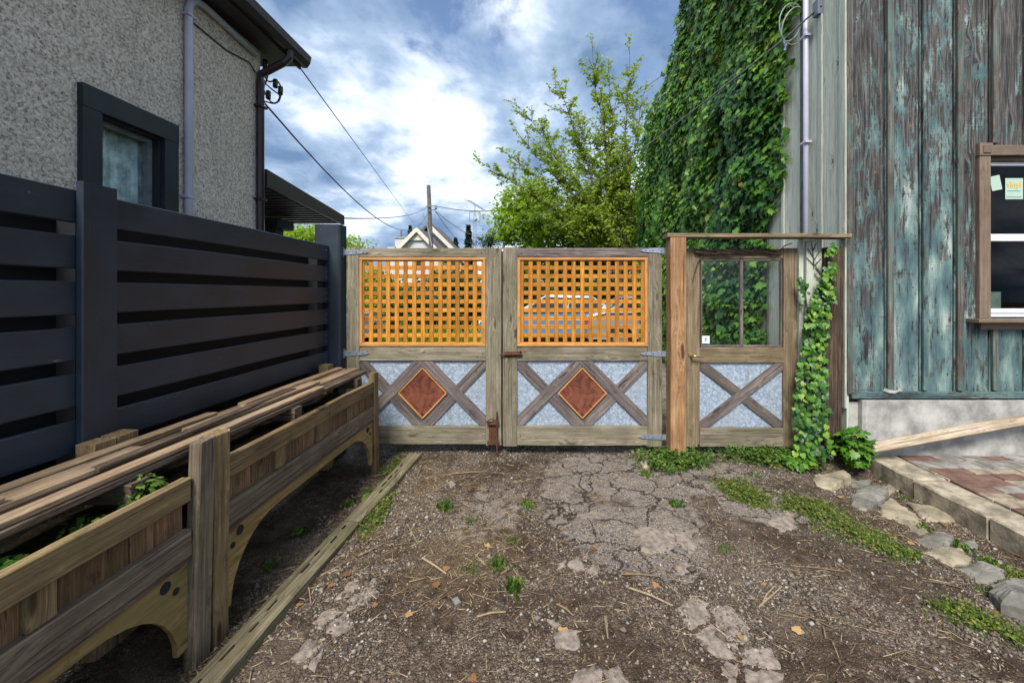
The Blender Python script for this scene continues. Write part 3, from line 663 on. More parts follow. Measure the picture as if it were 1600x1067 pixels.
# ------------------------------------------------------------------ raised planter boxes, left
PX = -1.45
def planter(y0, y1, label, loc):
    t = thing('raised_planter', label, 'planter', loc, 'raised planters along the black fence')
    posts = []
    for yy in (y0 + .044, y1 - .044):
        tilt = random.uniform(-.012, .012)
        board('post', (PX + .01, yy, gh(PX, yy) - .02), (PX + .01 + tilt, yy + tilt, .885 if yy < 3 else .82), .084, .052, M['planterg'] if yy < 1.75 else M['planter'], t, (1, 0, 0), .006, .006)
        board('rear_post', (-1.86, yy, 0), (-1.86, yy, .885), .09, .08, M['planter'], t, (1, 0, 0), .004)
    a, b = y0 + .088, y1 - .088; mid = (a + b) / 2 + .1
    # top rail in two lengths, butt joined
    for (p, q) in ((a, mid - .001), (mid + .001, b)): board('top_rail', (PX, p, .705), (PX, q, .705), .098, .038, M['planter'], t, (1, 0, 0), .008)
    board('bottom_rail', (PX + .003, a, .490), (PX + .003, b, .490), .108, .04, M['planterg'], t, (1, 0, 0), .006)
    n = max(3, round((b - a) / .21)); 
    for k in range(n):
        p, q = a + (b - a) * k / n, a + (b - a) * (k + 1) / n
        board('panel_board', (PX - .02 + random.uniform(-.003, .003), (p+q)/2, .535), (PX - .02, (p+q)/2, .665), q - p - .004, .018, M['redpanel'], t, (1, 0, 0))
    for k in range(1, 4):
        yy = a + (b - a) * k / 4
        board('stile', (PX - .004, yy, .546), (PX - .004, yy, .655), .075, .024, M['planter'], t, (1, 0, 0), .002)
    board('dark_lath', (PX + .002, a, .424), (PX + .002, b, .424), .02, .03, M['lumberd'], t, (1, 0, 0), .004)
    # plywood apron: strip with an arched corbel at each end
    r = .26; poly = [(a, .41), (b, .41), (b, .06)]
    poly += [(b - .045, .06)] + [(b - .045 - r*1.25*(1 - math.cos(th)), .06 + (.30) * math.sin(th)) for th in np.linspace(.0, math.pi/2, 9)][1:]
    poly += [(a + .045 + r*1.25*(1 - math.cos(th)), .06 + (.30) * math.sin(th)) for th in np.linspace(math.pi/2, 0, 9)][:-1] + [(a + .045, .06), (a, .06)]
    ap = MB(); ap.prism(poly, PX - .012, PX + .008, 'yzx'); ap = ap.build_in('apron', M['ply'], t, frame((PX, a, .3), (PX, b, .3), (1, 0, 0)))
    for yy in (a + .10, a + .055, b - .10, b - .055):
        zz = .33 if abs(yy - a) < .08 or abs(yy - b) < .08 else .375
        hb = MB().tube([(PX + .0085, yy, zz), (PX + .0115, yy, zz)], .022 if zz > .35 else .014, 12).build('hole_shade_disc', M['dark'], ap)  # flat dark disc, the shade inside a round hole put into its colour
    MB().box((-1.89, y0 + .02, .10), (-1.86, y1 - .02, .70)).build('rear_board', M['planterg'], t)
    # bed of soil with a lumpy top
    ny = int((y1 - y0) / .05); v = []; 
    for j in range(ny + 1):
        for i in range(9):
            x = -1.85 + (PX - .035 + 1.85) * i / 8; yy = y0 + .03 + (y1 - y0 - .06) * j / ny
            v.append((x, yy, .64 + .025 * noise.noise((x * 9, yy * 9, 0))))
    f = [(j*9 + i, j*9 + i + 1, (j+1)*9 + i + 1, (j+1)*9 + i) for j in range(ny) for i in range(8)]
    sb = MB(); sb.add(v, f); sb.build('soil', M['soil'], t)
    MB().box((-1.85, y0 + .03, .40), (PX - .035, y1 - .03, .43)).build('floor_board', M['lumberd'], t)
    return t
planter(-.35, 1.752, 'near raised planter box with two weed clumps and arched plywood apron', (-1.65, .7, 0))
planter(1.762, 3.56, 'far raised planter box reaching to the gate under the stacked lumber', (-1.65, 2.6, 0))

# lumber laid along the planters
def lum(x0, x1, y0, y1, z0, z1, mat, label, tilt=0):
    z0 += .028; z1 += .028
    o = board('lumber_plank', ((x0+x1)/2, y0, (z0+z1)/2), ((x0+x1)/2 + tilt, y1, (z0+z1)/2), x1 - x0, z1 - z0, mat, None, (0, 0, 1), .007)
    return tag(o, label, 'plank', 'planks laid along the planters')
for yy in (.35, 1.55, 2.55, 3.4):
    o = board('lumber_bearer', (-1.83, yy, .753), (-1.52, yy, .753), .08, .076, M['lumberd'], None, (0, 0, 1), .003)
    tag(o, {.35: 'dark bearer under the lumber stack, nearest of the four', 1.55: 'dark bearer under the lumber stack beside the paired planter posts', 2.55: 'dark bearer under the lumber stack, third from the camera', 3.4: 'dark bearer under the lumber stack at its gate end'}[yy], 'bearer', 'bearers under the lumber')
lum(-1.815, -1.735, -.6, 3.62, .766, .806, M['lumber'], 'long tan plank in the stack nearest the black fence')
lum(-1.73, -1.645, -.6, 3.66, .766, .803, M['lumber'], 'long tan plank in the middle of the lumber stack')
lum(-1.64, -1.545, -.6, 3.60, .764, .790, M['lumberd'], 'dark weathered plank at the front edge of the lumber stack')
lum(-1.80, -1.745, -.5, 2.2, .809, .835, M['lumber'], 'narrow upper plank nearest the black fence on the lumber stack')
lum(-1.72, -1.65, 1.95, 3.0, .807, .829, M['lumber'], 'short upper plank on the far half of the lumber stack', .02)
lum(-1.725, -1.63, -.4, 1.72, .807, .831, M['lumber'], 'upper tan plank on the near half of the lumber stack', -.01)
lum(-1.615, -1.56, -.5, 2.9, .793, .815, M['lumber'], 'thin tan lath on the dark front plank of the lumber stack', .012)
lum(-1.74, -1.69, .2, 1.25, .832, .852, M['lumber'], 'short loose plank lying askew on the near end of the lumber stack', .05)
lum(-1.66, -1.62, 1.5, 2.75, .818, .836, M['lumberd'], 'dark loose lath lying askew across the middle of the lumber stack', -.035)
lum(-1.79, -1.74, 2.4, 3.55, .810, .830, M['lumber'], 'short grey upper plank at the gate end of the lumber stack')

# slotted edging timbers on the ground
et = [(1.22, 1.98), (1.985, 2.62), (2.625, 3.76)]
lb = ['nearest slotted mossy edging timber set in the ground', 'middle slotted mossy edging timber set in the ground', 'farthest slotted mossy edging timber running under the gate']
for k, (y0, y1) in enumerate(et):
    xa, xb = [-1.28 + (y - 1.5) * .047 + (.004, -.006, .004)[k] for y in (y0, y1)]
    o = board('edging_timber', (xa, y0, .008), (xb, y1, .008 + (.004, 0, -.004)[k]), .115, .062, M['edging'], None, (0, 0, 1), .007, .007)
    tag(o, lb[k], 'edging timber', 'edging timbers beside the planters')
    n = int((y1 - y0) / .11)
    for j in range(n):
        if random.random() < .35: continue
        yy = y0 + (j + .5) * (y1 - y0) / n; xx = xa + (xb - xa) * (yy - y0) / (y1 - y0) + .006 * math.sin(j * 2.3)
        hs = random.uniform(.012, .04); ws = random.uniform(.003, .007); xx += random.uniform(-.018, .018); MB().prism([(xx - ws, yy - hs), (xx + ws * .4, yy - hs * .9), (xx + ws, yy + hs * .8), (xx - ws * .5, yy + hs)], .0405, .0445).build('slot', M['soil'], o)
# ------------------------------------------------------------------ double gate
GY = 3.80; sg = GY / F
def gX(px): return (px - VX) * sg
def gZ(py): return CH - (py - VY) * sg
def clip(poly, x0, x1, z0, z1):
    for ax, lim, sgn in ((0, x0, 1), (0, x1, -1), (1, z0, 1), (1, z1, -1)):
        outp = []
        for i in range(len(poly)):
            p, q = poly[i], poly[(i + 1) % len(poly)]
            a, b = sgn * (p[ax] - lim), sgn * (q[ax] - lim)
            if a >= 0: outp.append(p)
            if a * b < 0: t = a / (a - b); outp.append((p[0] + (q[0]-p[0])*t, p[1] + (q[1]-p[1])*t))
        poly = outp
    return poly
def diag(name, p, q, wd, rect, yf, t, mat, parent):
    """diagonal brace with ends cut to the panel; grain along its length"""
    p, q = Vector(p), Vector(q); dv = (q - p).normalized(); nv = Vector((-dv.y, dv.x)); e = dv * .3
    poly = clip([tuple(p - e + nv*wd/2), tuple(p - e - nv*wd/2), tuple(q + e - nv*wd/2), tuple(q + e + nv*wd/2)], *rect)
    c = (p + q) / 2
    Mx = frame((p.x, yf + t/2, p.y), (q.x, yf + t/2, q.y), (0, -1, 0)); Mi = Mx.inverted()
    loc = [Mi @ Vector((a, yf + t/2, b)) for a, b in poly]
    n = len(loc); cc = Vector((sum(v.x for v in loc)/n, sum(v.y for v in loc)/n, 0))
    ins = [cc + (v - cc) * (1 - .004 / max((v-cc).length, .01)) for v in loc]
    v = [(a.x, a.y, -t/2) for a in loc] + [(a.x, a.y, t/2 - .003) for a in loc] + [(a.x, a.y, t/2) for a in ins]
    f = [tuple(range(n))[::-1], tuple(range(2*n, 3*n))] + [(r*n + i, r*n + (i+1) % n, (r+1)*n + (i+1) % n, (r+1)*n + i) for r in range(2) for i in range(n)]
    me = bpy.data.meshes.new(name); me.from_pydata(v, [], f)
    bm = bmesh.new(); bm.from_mesh(me); bmesh.ops.recalc_face_normals(bm, faces=bm.faces); bm.to_mesh(me); bm.free()
    return mobj(name, me, mat, parent, Mx)
def strap_hinge(px0, px1, py, parent, left, yf):
    """tapered strap on the leaf, pin at the post side"""
    z = gZ(py); xa, xb = gX(px0), gX(px1)     # xa = pin end, xb = tip
    s = 1 if xb > xa else -1
    poly = [(xa, z - .022), (xa + s*.02, z - .026), (xb - s*.03, z - .013), (xb, z), (xb - s*.03, z + .013), (xa + s*.02, z + .026), (xa, z + .022)]
    h = MB().prism(poly, yf - .006, yf - .001, 'xzy').build('strap_hinge', M['hinge'], parent)
    for t in (.18, .5, .78):
        x = xa + (xb - xa) * t; MB().tube([(x, yf - .0065, z), (x, yf - .010, z)], [.008, .005], 8).build('bolt', M['steel'], h)
    MB().tube([(xa - s*.006, yf - .004, z - .04), (xa - s*.006, yf - .004, z + .04)], .011, 8).build('pin', M['steel'], h)
def nail(x, y, z, parent):
    MB().tube([(x, y + .004, z), (x, y - .0012, z)], [.005, .004], 7).build('nail', M['rust'], parent)
def gate_leaf(label, loc, x0, x1, s0, s1, bot, hpins):
    g = thing('gate_leaf', label, 'gate', loc, 'leaves of the double gate')
    zt, zb = gZ(387.5), gZ(bot); xi0, xi1 = gX(s0), gX(s1); X0, X1 = gX(x0), gX(x1)
    vboard('stile', X0, xi0, zb, zt + .002, GY, .045, M['gate'], g, .003); vboard('stile', xi1, X1, zb - .004, zt, GY, .045, M['gate'], g, .003)
    e = .002
    hboard('top_rail', xi0 + e, xi1 - e, gZ(401.5), zt - .001, GY + .003, .04, M['brace'] if x0 > 700 else M['gate'], g, .003)
    hboard('middle_rail', xi0 + e, xi1 - e, gZ(564), gZ(542), GY + .003, .04, M['gate'], g, .003)
    hboard('bottom_rail', xi0 + e, xi1 - e, zb + .004, gZ(666), GY + .003, .04, M['gate'], g, .003)
    # lattice panel
    lx0, lx1, lz0, lz1 = xi0 + .002, xi1 - .002, gZ(541), gZ(402.3)
    fr = hboard('lattice_frame', lx0, lx1, lz0, lz0 + .03, GY - .006, .03, M['cedar_frame'], g)
    hboard('frame_strip', lx0, lx1, lz1 - .026, lz1, GY - .006, .03, M['cedar_frame'], fr)
    vboard('frame_strip', lx0, lx0 + .026, lz0 + .03, lz1 - .026, GY - .008, .03, M['cedar_frame'], fr); vboard('frame_strip', lx1 - .026, lx1, lz0 + .03, lz1 - .026, GY - .008, .03, M['cedar_frame'], fr)
    a, b = lx0 + .026, lx1 - .026; c, dd = lz0 + .03, lz1 - .026
    pitch = .0805
    n = 14; off = ((b - a) - n * pitch) / 2
    for i in range(n + 1):
        x = a + off + i * pitch + random.uniform(-.0015, .0015); w_ = .0385; xa, xb = max(a, x - w_/2), min(b, x + w_/2)
        if xb - xa > .006: vboard('lattice_slat', xa, xb, c, dd, GY + .006 + random.uniform(0, .0015), .007, M['cedar'], fr)
    n = 10; pz = (dd - c + .02) / n
    for i in range(n + 1):
        z = c - .01 + i * pz + random.uniform(-.0015, .0015); za, zb_ = max(c, z - .019), min(dd, z + .019)
        if zb_ - za > .006: hboard('lattice_slat', a, b, za, zb_, GY + .0152, .007, M['cedar'], fr)
    # lower panel
    rect = (xi0 + .001, xi1 - .001, gZ(665.5), gZ(564.6)); rx0, rx1, rz0, rz1 = rect
    MB().box((rx0, GY + .028, rz0), (rx1, GY + .031, rz1)).build('metal_panel', M['galv'], g)
    xm = (rx0 + rx1) / 2; W_ = .096
    kw = dict(wd=W_, rect=rect, t=.022, mat=M['brace'], parent=g)
    diag('brace', (rx0 + .0, rz1 - .0), (xm - .02, rz0), yf=GY + .009, **kw); diag('brace', (rx1 - .0, rz1), (xm + .02, rz0), yf=GY + .0105, **kw)
    diag('brace', (rx0 + .0, rz0 + .02), (xm - .03, rz1 - .01), yf=GY + .004, **kw); diag('brace', (rx1 - .0, rz0 + .02), (xm + .03, rz1 - .01), yf=GY + .0025, **kw)
    # copper diamond with a cedar edge
    cx, cz = xm, (rz0 + rz1) / 2 + .006; hx, hz = .222, .232
    dm = MB().prism([(cx - hx, cz), (cx, cz - hz), (cx + hx, cz), (cx, cz + hz)], GY + .0015, GY + .027, 'xzy').build('copper_diamond', M['copper'], g)
    pts = [(cx - hx, cz), (cx, cz - hz), (cx + hx, cz), (cx, cz + hz)]
    for i in range(4):
        p, q = pts[i], pts[(i+1) % 4]
        board('edge_strip', (p[0], GY - .002, p[1]), (q[0], GY - .002, q[1]), .011, .012, M['cedar_frame'], dm)
    for x, z in [(xi0 + .03, gZ(553)), (xi0 + .07, gZ(549)), (xi1 - .03, gZ(553)), (xi1 - .08, gZ(557)), (xi0 + .03, gZ(680)), (xi1 - .03, gZ(680)), (xi0 + .04, gZ(395)), (xi1 - .04, gZ(395))] + [(rx0 + .1, rz0 + .11), (rx1 - .1, rz0 + .11), (xm - .09, rz1 - .09), (xm + .09, rz1 - .09), (rx0 + .09, rz1 - .09), (rx1 - .09, rz1 - .09)]: nail(x, GY - .0005 if z > gZ(542) or z < gZ(666) or gZ(564) < z else GY + .002, z, g)
    for (p0, p1, py) in hpins: strap_hinge(p0, p1, py, g, x0 < 700, GY)
    return g
gl = gate_leaf('left gate leaf with orange lattice, copper diamond and rusty drop bolt', (gX(660), GY, 0), 541.5, 783.3, 561.5, 759, 695, [(538, 576, 394), (539, 576, 552)])
gr = gate_leaf('right gate leaf with orange lattice and copper diamond beside the fir post', (gX(910), GY, 0), 785.8, 1034.5, 808, 1012, 697, [(1040, 1000, 391.5), (1041, 1000, 552.5), (1041, 998, 682.5)])
vboard('added_gap_strip', gX(777), gX(790), gZ(690), gZ(392), GY + .048, .02, M['lumberd'], gl)  # added strip, stops daylight showing through between the two leaves
# slide bolt and drop bolt
z = gZ(553); lt = MB().tube([(gX(781), GY - .022, z - .003), (gX(816), GY - .022, z)], .007, 8).build('slide_bolt', M['rust'], gr)
MB().box((gX(789), GY - .014, z - .022), (gX(814), GY - .002, z + .022)).build('bolt_plate', M['rust'], lt)
MB().tube([(gX(814), GY - .022, z), (gX(815), GY - .03, z + .028), (gX(812), GY - .03, z + .032)], .007, 6).build('bolt_handle', M['rust'], lt)
xr = gX(777)
db = MB().tube([(xr, GY - .028, gh(xr, GY) - .02), (xr, GY - .028, gZ(643))], .008, 8).build('drop_bolt', M['rust'], gl)
for py in (660, 690): MB().box((gX(762), GY - .034, gZ(py) - .014), (gX(780), GY - .004, gZ(py) + .014)).build('bolt_guide', M['rust'], db)
MB().box((gX(764), GY - .012, gZ(688)), (gX(776), GY - .003, gZ(658))).build('bolt_plate', M['rust'], db)
MB().tube([(xr, GY - .03, gZ(655)), (gX(768), GY - .05, gZ(652)), (gX(760), GY - .05, gZ(657))], .006, 6).build('bolt_handle', M['rust'], db)

# ------------------------------------------------------------------ gate post, header and garden door
fr = thing('gateway', 'orange fir gate post with a thin header beam reaching to the teal barn', 'gateway', (1.2, 3.73, 0))
sp3 = 3.655 / F
px0, px1 = (1048 - VX) * sp3, (1072.5 - VX) * sp3
board('post', ((px0 + px1)/2, 3.655 + .07, -.1), ((px0 + px1)/2, 3.655 + .07, CH - (371 - VY) * sp3), px1 - px0, .14, M['post'], fr, (0, -1, 0), .002, .004)
hz = CH - (371 - VY) * sp3 + .001
board('header', (px0 - .03, 3.73, hz + .019), (2.765, 3.735, hz + .016), .15, .036, M['door'], fr, (0, 0, 1), .003)
DY = 3.79; sdr = DY / F
def dX(px): return (px - VX) * sdr
def dZ(py): return CH - (py - VY) * sdr
dr = thing('garden_door', 'weathered wooden garden door with two glass panes and crossed lower boards', 'door', (dX(1160), DY, 0))
vboard('stile', dX(1072), dX(1093.5), dZ(698), dZ(389), DY, .042, M['door'], dr, .003); vboard('stile', dX(1224.5), dX(1247), dZ(699), dZ(388), DY, .042, M['door'], dr, .003)
hboard('top_rail', dX(1093.5) + .002, dX(1224.5) - .002, dZ(404), dZ(389.5), DY + .003, .038, M['door'], dr, .003)
hboard('middle_rail', dX(1093.5) + .002, dX(1224.5) - .002, dZ(567), dZ(543), DY + .003, .038, M['door'], dr, .003)
hboard('bottom_rail', dX(1093.5) + .002, dX(1224.5) - .002, dZ(698), dZ(669), DY + .003, .038, M['gate'], dr, .003)
for (a, b) in ((1095, 1159.5), (1159.5, 1223)):
    sh_ = MB().box((dX(a) + .012, DY + .020, dZ(541)), (dX(b) - .012, DY + .024, dZ(407))).build('pane', M['glass'], dr)
    for (p, q, r_, s_) in ((a, a + 2.6, 542.5, 405), (b - 2.6, b, 542.5, 405)): vboard('glazing_bead', dX(p) + .001, dX(q) - .001, dZ(r_), dZ(s_), DY + .006, .03, M['brace'], sh_)
    for (r_, s_) in ((542.6, 539.5), (408, 404.6)): hboard('glazing_bead', dX(a + 2.6) + .001, dX(b - 2.6) - .001, dZ(r_), dZ(s_), DY + .008, .026, M['brace'], sh_)
vboard('mullion', dX(1157.6), dX(1161.6), dZ(542), dZ(405), DY + .001, .036, M['brace'], dr)
rect = (dX(1093.5) + .002, dX(1224.5) - .002, dZ(668.5), dZ(567.6))
MB().box((rect[0], DY + .026, rect[2]), (rect[1], DY + .029, rect[3])).build('metal_panel', M['galv'], dr)
diag('brace', (rect[0], rect[3]), (rect[1], rect[2]), .088, rect, DY + .008, .018, M['brace'], dr); diag('brace', (rect[0], rect[2]), (rect[1], rect[3]), .088, rect, DY + .003, .022, M['brace'], dr)
hx, hzz = dX(1079.5), dZ(555)
hd = MB().tube([(hx, DY - .001, hzz), (hx, DY - .008, hzz)], [.027, .022], 14).build('handle', M['brass'], dr, smooth=False)
MB().tube([(hx, DY - .008, hzz), (hx, DY - .045, hzz)], .010, 10).build('spindle', M['brass'], hd)
MB().tube([(hx - .005, DY - .047, hzz), (hx + .03, DY - .05, hzz - .001), (hx + .07, DY - .048, hzz - .008), (hx + .098, DY - .044, hzz - .010)], [.011, .010, .008, .007], 10).build('lever', M['brass'], hd, smooth=True)
stk_ = MB().box((dX(1098.2), DY + .0165, dZ(537)), (dX(1110), DY + .0185, dZ(525))).build('window_sticker', M['whitevinyl'], dr)
MB().box((dX(1103.2), DY + .0150, dZ(534)), (dX(1104.6), DY + .0162, dZ(528))).build('sticker_mark', M['blueink'], stk_)
MB().box((dX(1101.5), DY + .0151, dZ(531)), (dX(1106.3), DY + .0161, dZ(529.8))).build('sticker_mark', M['blueink'], stk_)
# dry vine along the door top
vine = MB(); rdv = random.Random(5)
for k in range(4):
    pts = [Q(1086 + 135 * t, 393.5 + 2.5 * math.sin(t * 9 + k * 2) + rdv.uniform(-1.5, 1.5), DY - .015 - .01 * math.cos(t * 11 + k)) for t in np.linspace(0, 1, 14)]
    vine.tube(pts, [.012 - .005 * t + .002 * rdv.random() for t in np.linspace(0, 1, 14)], 6)
for (pts) in ([(1096, 400), (1090, 412), (1086, 424), (1082, 440)], [(1218, 392), (1226, 384), (1238, 380)], [(1185, 392), (1200, 396), (1214, 402)]):
    vine.tube([Q(a, b, DY - .02) for a, b in pts], [.006, .005, .004, .003][:len(pts)], 5)
tag(vine.build('dry_vine', M['oldpost'], None), 'dry twisted brown vine stem along the top of the garden door', 'vine')

tj = thing('door_jamb', 'teal painted jamb board beside the garden door with a dry twig', 'door jamb', (dX(1265), DY, 0))
vboard('board', dX(1251), dX(1258), 0, dZ(374), DY + .02, .04, M['tealside'], tj); vboard('board', dX(1259), dX(1283.5), 0, dZ(375), DY - .01, .035, M['tealside'], tj)
tw = MB(); 
for pts in ([(1272, 420), (1271, 400), (1268, 378)], [(1271, 402), (1262, 388)], [(1271, 408), (1281, 392)], [(1271.5, 414), (1260, 402)], [(1271.5, 416), (1283, 404)], [(1270, 392), (1276, 380)]):
    tw.tube([Q(a, b, DY - .018) for a, b in pts], [.004, .003, .002][:len(pts)], 5)
tw.build('dry_twig', M['oldpost'], tj)
op = board('old_post', ((1304 - VX) * 3.72 / F, 3.79, -.1), ((1306 - VX) * 3.72 / F, 3.79, CH - (386 - VY) * 3.72 / F), .165, .13, M['oldpost'], None, (0, -1, 0), .016, .012)
tag(op, 'rough dark old timber post between the ivy and the teal barn', 'post')

# ------------------------------------------------------------------ teal barn, right
BX = 2.777; BY = 3.75; sb_ = BY / F
def bX(px): return (px - VX) * sb_
def bZ(py): return CH - (py - VY) * sb_
barn = thing('teal_barn', 'weathered teal board and batten barn wall with a brown framed window', 'barn', (5, 6, 0))
zb0, zb1 = bZ(612), 7.2
# core walls set behind the cladding (window opening left free)
wx0, wx1, wz0, wz1 = bX(1542.5), bX(1542.5) + .98, bZ(497), bZ(245)
core = MB()
core.box((BX + .03, BY + .03, .45), (wx0, BY + .12, zb1)); core.box((wx1, BY + .03, .45), (9, BY + .12, zb1)); core.box((wx0, BY + .03, .45), (wx1, BY + .12, wz0)); core.box((wx0, BY + .03, wz1), (wx1, BY + .12, zb1))
core.build('front_wall', M['room'], barn)
MB().prism([(BY + .13, -.05), (10.9, -.05), (10.9, 5.35), (7.95, 6.24), (7.83, 7.2), (BY + .13, 7.2)], BX + .03, BX + .12, 'yzx').build('side_wall', M['room'], barn)
MB().box((BX + .2, 10.8, 0), (9, 10.9, 5.3)).build('rear_wall', M['room'], barn)
MB().box((8.9, BY + .2, 0), (9, 10.8, 5.3)).build('far_wall', M['room'], barn)
MB().box((BX + .13, BY + .13, .45), (8.9, 10.7, .5)).build('floor', M['room'], barn)
MB().prism([(7.75, 6.36), (11.1, 5.36), (11.1, 5.42), (7.75, 6.44)], BX - .10, 9, 'yzx').build('lean_to_roof', M['whitevinyl'], barn)
MB().box((BX - .06, BY - .1, 7.2), (9, 7.9, 7.28)).build('upper_roof', M['roofing'], barn)
# front cladding
segs = [(1329.6, 1383), (1383.4, 1437), (1437.4, 1491), (1491.4, 1546), (1546.4, 1600), (1600.4, 1654), (1654.4, 1708), (1708.4, 1762)]
rdb = random.Random(11)
for a, b in segs:
    x0, x1 = bX(a), bX(b); parts = [(zb0, zb1)]
    if x1 > wx0 - .02 and x0 < wx1: parts = [(zb0, wz0 - .03), (wz1 + .03, zb1)]
    if len(parts) == 2 and x0 < bX(1525): vboard('cladding_board', x0 + .002, bX(1525) - .001, wz0 - .029, wz1 + .029, BY + .002, .022, M['teal'], barn, .002)
    for (p, q) in parts: vboard('cladding_board', x0 + .002, x1 - .010, p, q, BY + rdb.uniform(0, .004), .022, M['teal'], barn, .002)
for px in (1388.8, 1443.2, 1497.6, 1552.2, 1606, 1660, 1714):
    x = bX(px); wv = rdb.uniform(.046, .058); parts = [(zb0 + .02, zb1)]
    if wx0 - .08 < x < wx1 + .1: parts = [(zb0 + .02, bZ(514)), (bZ(225), zb1)]
    for (p, q) in parts: vboard('batten', x - wv/2, x + wv/2, p, q, BY - .028, .027, M['batten'] if rdb.random() < .8 else M['teal'], barn, .003)
for a, b in segs[:5]:
    for z in (.75, 1.55, 2.45, 3.3, 4.0):
        for xx in (bX(a) + .05, bX(b) - .06):
            if xx < bX(1520) or z < .95 or z > 3: MB().tube([(xx, BY + .003, z + rdb.uniform(-.02, .02)), (xx, BY - .002, z)], [.005, .004], 6).build('nail', M['rust'], barn)
vboard('corner_board', bX(1321.5), bX(1330.8), zb0 - .015, zb1, BY - .022, .022, M['batten'], barn, .002)
hboard('skirt_trim', bX(1328), 8, bZ(622), bZ(611.5), BY - .026, .034, M['teal'], barn, .003)
# side cladding (faces the alley)
ys = [BY + .0] + [4.086, 4.377, 4.727] + [4.727 + .34 * k for k in range(1, 19)]
for k in range(len(ys) - 1):
    y0, y1 = ys[k], ys[k+1]; 
    if y1 > 10.9: break
    zt = zb1 if y1 < 7.83 else 6.2 - (y1 - 7.95) * .302
    board('side_board', (BX + .018, (y0+y1)/2, -.02), (BX + .018, (y0+y1)/2, zt), y1 - y0 - .004, .022, M['tealside'], barn, (-1, 0, 0), .002)
    if k > 0: board('side_batten', (BX - .004, y0, .0), (BX - .004, y0, zt), .05, .02, M['tealside'] if k % 2 else M['batten'], barn, (-1, 0, 0), .003)
board('side_corner', (BX - .006, BY + .028, .45), (BX - .006, BY + .028, zb1), .08, .022, M['tealside'], barn, (-1, 0, 0), .002)
MB().box((2.815, 3.765, -.3), (2.898, 3.87, .50)).build('foundation_return', M['concrete'], barn)
fd = MB(); fd.box((bX(1343), 3.70, -.3), (9, 3.87, bZ(624)), .02); fd.build('foundation', M['concrete'], barn)
# window
wn = vboard('window', bX(1525), wx0, wz0, wz1 + .0, BY - .034, .05, M['trim'], barn)
hboard('head_casing', bX(1525) + .1, wx1 + .12, wz1 + .002, wz1 + .095, BY - .032, .05, M['trim'], wn)
vboard('corner_block', bX(1524), bX(1524) + .12, wz1 + .001, wz1 + .112, BY - .042, .06, M['trim'], wn)
vboard('corner_boss', bX(1524) + .025, bX(1524) + .095, wz1 + .022, wz1 + .088, BY - .050, .02, M['trim'], wn)
board('sill', (bX(1509), BY - .05, wz0 - .020), (wx1 + .2, BY - .05, wz0 - .020), .13, .032, M['trim'], wn, (0, 0, 1))
hboard('apron', bX(1527), wx1 + .12, bZ(515), wz0 - .037, BY - .03, .03, M['trim'], wn)
vboard('side_casing', wx1, wx1 + .1, wz0, wz1, BY - .034, .05, M['trim'], wn)
hboard('frame_head', wx0, wx1, bZ(251), wz1, BY + .012, .06, M['trim'], wn)
for (a, b, yo) in ((257.5, 251.5, .035), (376.5, 365, .03), (496, 482.5, .045)): hboard('sash_rail', wx0 + .002, wx1 - .002, bZ(a), bZ(b), BY + yo, .035, M['whitevinyl'], wn)
hboard('sash_groove', wx0 + .002, wx1 - .002, bZ(490.5), bZ(489.3), BY + .0435, .004, M['steel'], wn)
MB().box((wx0 + .002, BY + .052, bZ(370)), (wx1 - .002, BY + .056, bZ(257))).build('pane', M['barnglass'], wn)
MB().box((wx0 + .002, BY + .066, bZ(490)), (wx1 - .002, BY + .070, bZ(370))).build('pane', M['barnglass'], wn)
def note(px, py, w_, h_, rot, nm, lab):
    c = Vector((bX(px), BY + .046, bZ(py))); ca, sa = math.cos(rot), math.sin(rot)
    pl = [(c.x + a*ca - b*sa, c.z + a*sa + b*ca) for a, b in ((-w_/2, -h_/2), (w_/2, -h_/2), (w_/2, h_/2), (-w_/2, h_/2))]
    o = MB().prism(pl, BY + .0475, BY + .0485, 'xzy').build(nm, M['paper'], None); return tag(o, lab, 'paper')
note(1548, 293, .095, .145, .03, 'paper_tag', 'blank pale green paper tag stuck straight in the barn window')
note(1565, 284, .095, .135, .2, 'paper_tag', 'blank pale green paper tag stuck tilted in the barn window')
sg_ = note(1594, 293, .165, .195, 0, 'window_notice', 'pale green notice with yellow lettering in the barn window')
def text(body, loc, size, mat, parent):
    cu = bpy.data.curves.new('t', 'FONT'); cu.body = body; cu.size = size; cu.extrude = .0006; cu.offset = .0012
    tmp = bpy.data.objects.new('t', cu); col.objects.link(tmp); dg = bpy.context.evaluated_depsgraph_get()
    me = bpy.data.meshes.new_from_object(tmp.evaluated_get(dg)); bpy.data.objects.remove(tmp)
    o = bpy.data.objects.new('lettering', me); me.materials.clear(); me.materials.append(mat)
    return link(o, parent, Matrix.Translation(loc) @ Matrix.Rotation(R(90), 4, 'X'))
text('vinyl', (bX(1581.5), BY + .0468, bZ(291)), .075, M['yellow'], sg_)
for (a, b, py) in ((1583, 1604, 296.5), (1581, 1606, 306)): MB().box((bX(a), BY + .0465, bZ(py) - .004), (bX(b), BY + .0472, bZ(py) + .002)).build('printed_line', M['blueink'], sg_)
bo = MB().box((bX(1561), BY + .10, bZ(483)), (bX(1583), BY + .22, bZ(456))).build('window_box', plain('grey_card', (.30, .33, .31), .8), None); tag(bo, 'small grey box standing inside on the barn window sill', 'box')
# white tape scrap at the skirt
tp = MB(); pts = [Q(a, b, BY - .05) for a, b in ((1382, 606), (1390, 609), (1400, 610), (1408, 606), (1411, 597))]
for i in range(4): p, q = pts[i], pts[i+1]; tp.add([p, q, q + Vector((0, .012, -.03)), p + Vector((0, .012, -.03))], [(0, 1, 2, 3)])
tag(tp.build('tape_scrap', M['tape']), 'scrap of white tape dangling on the barn skirt trim', 'tape')
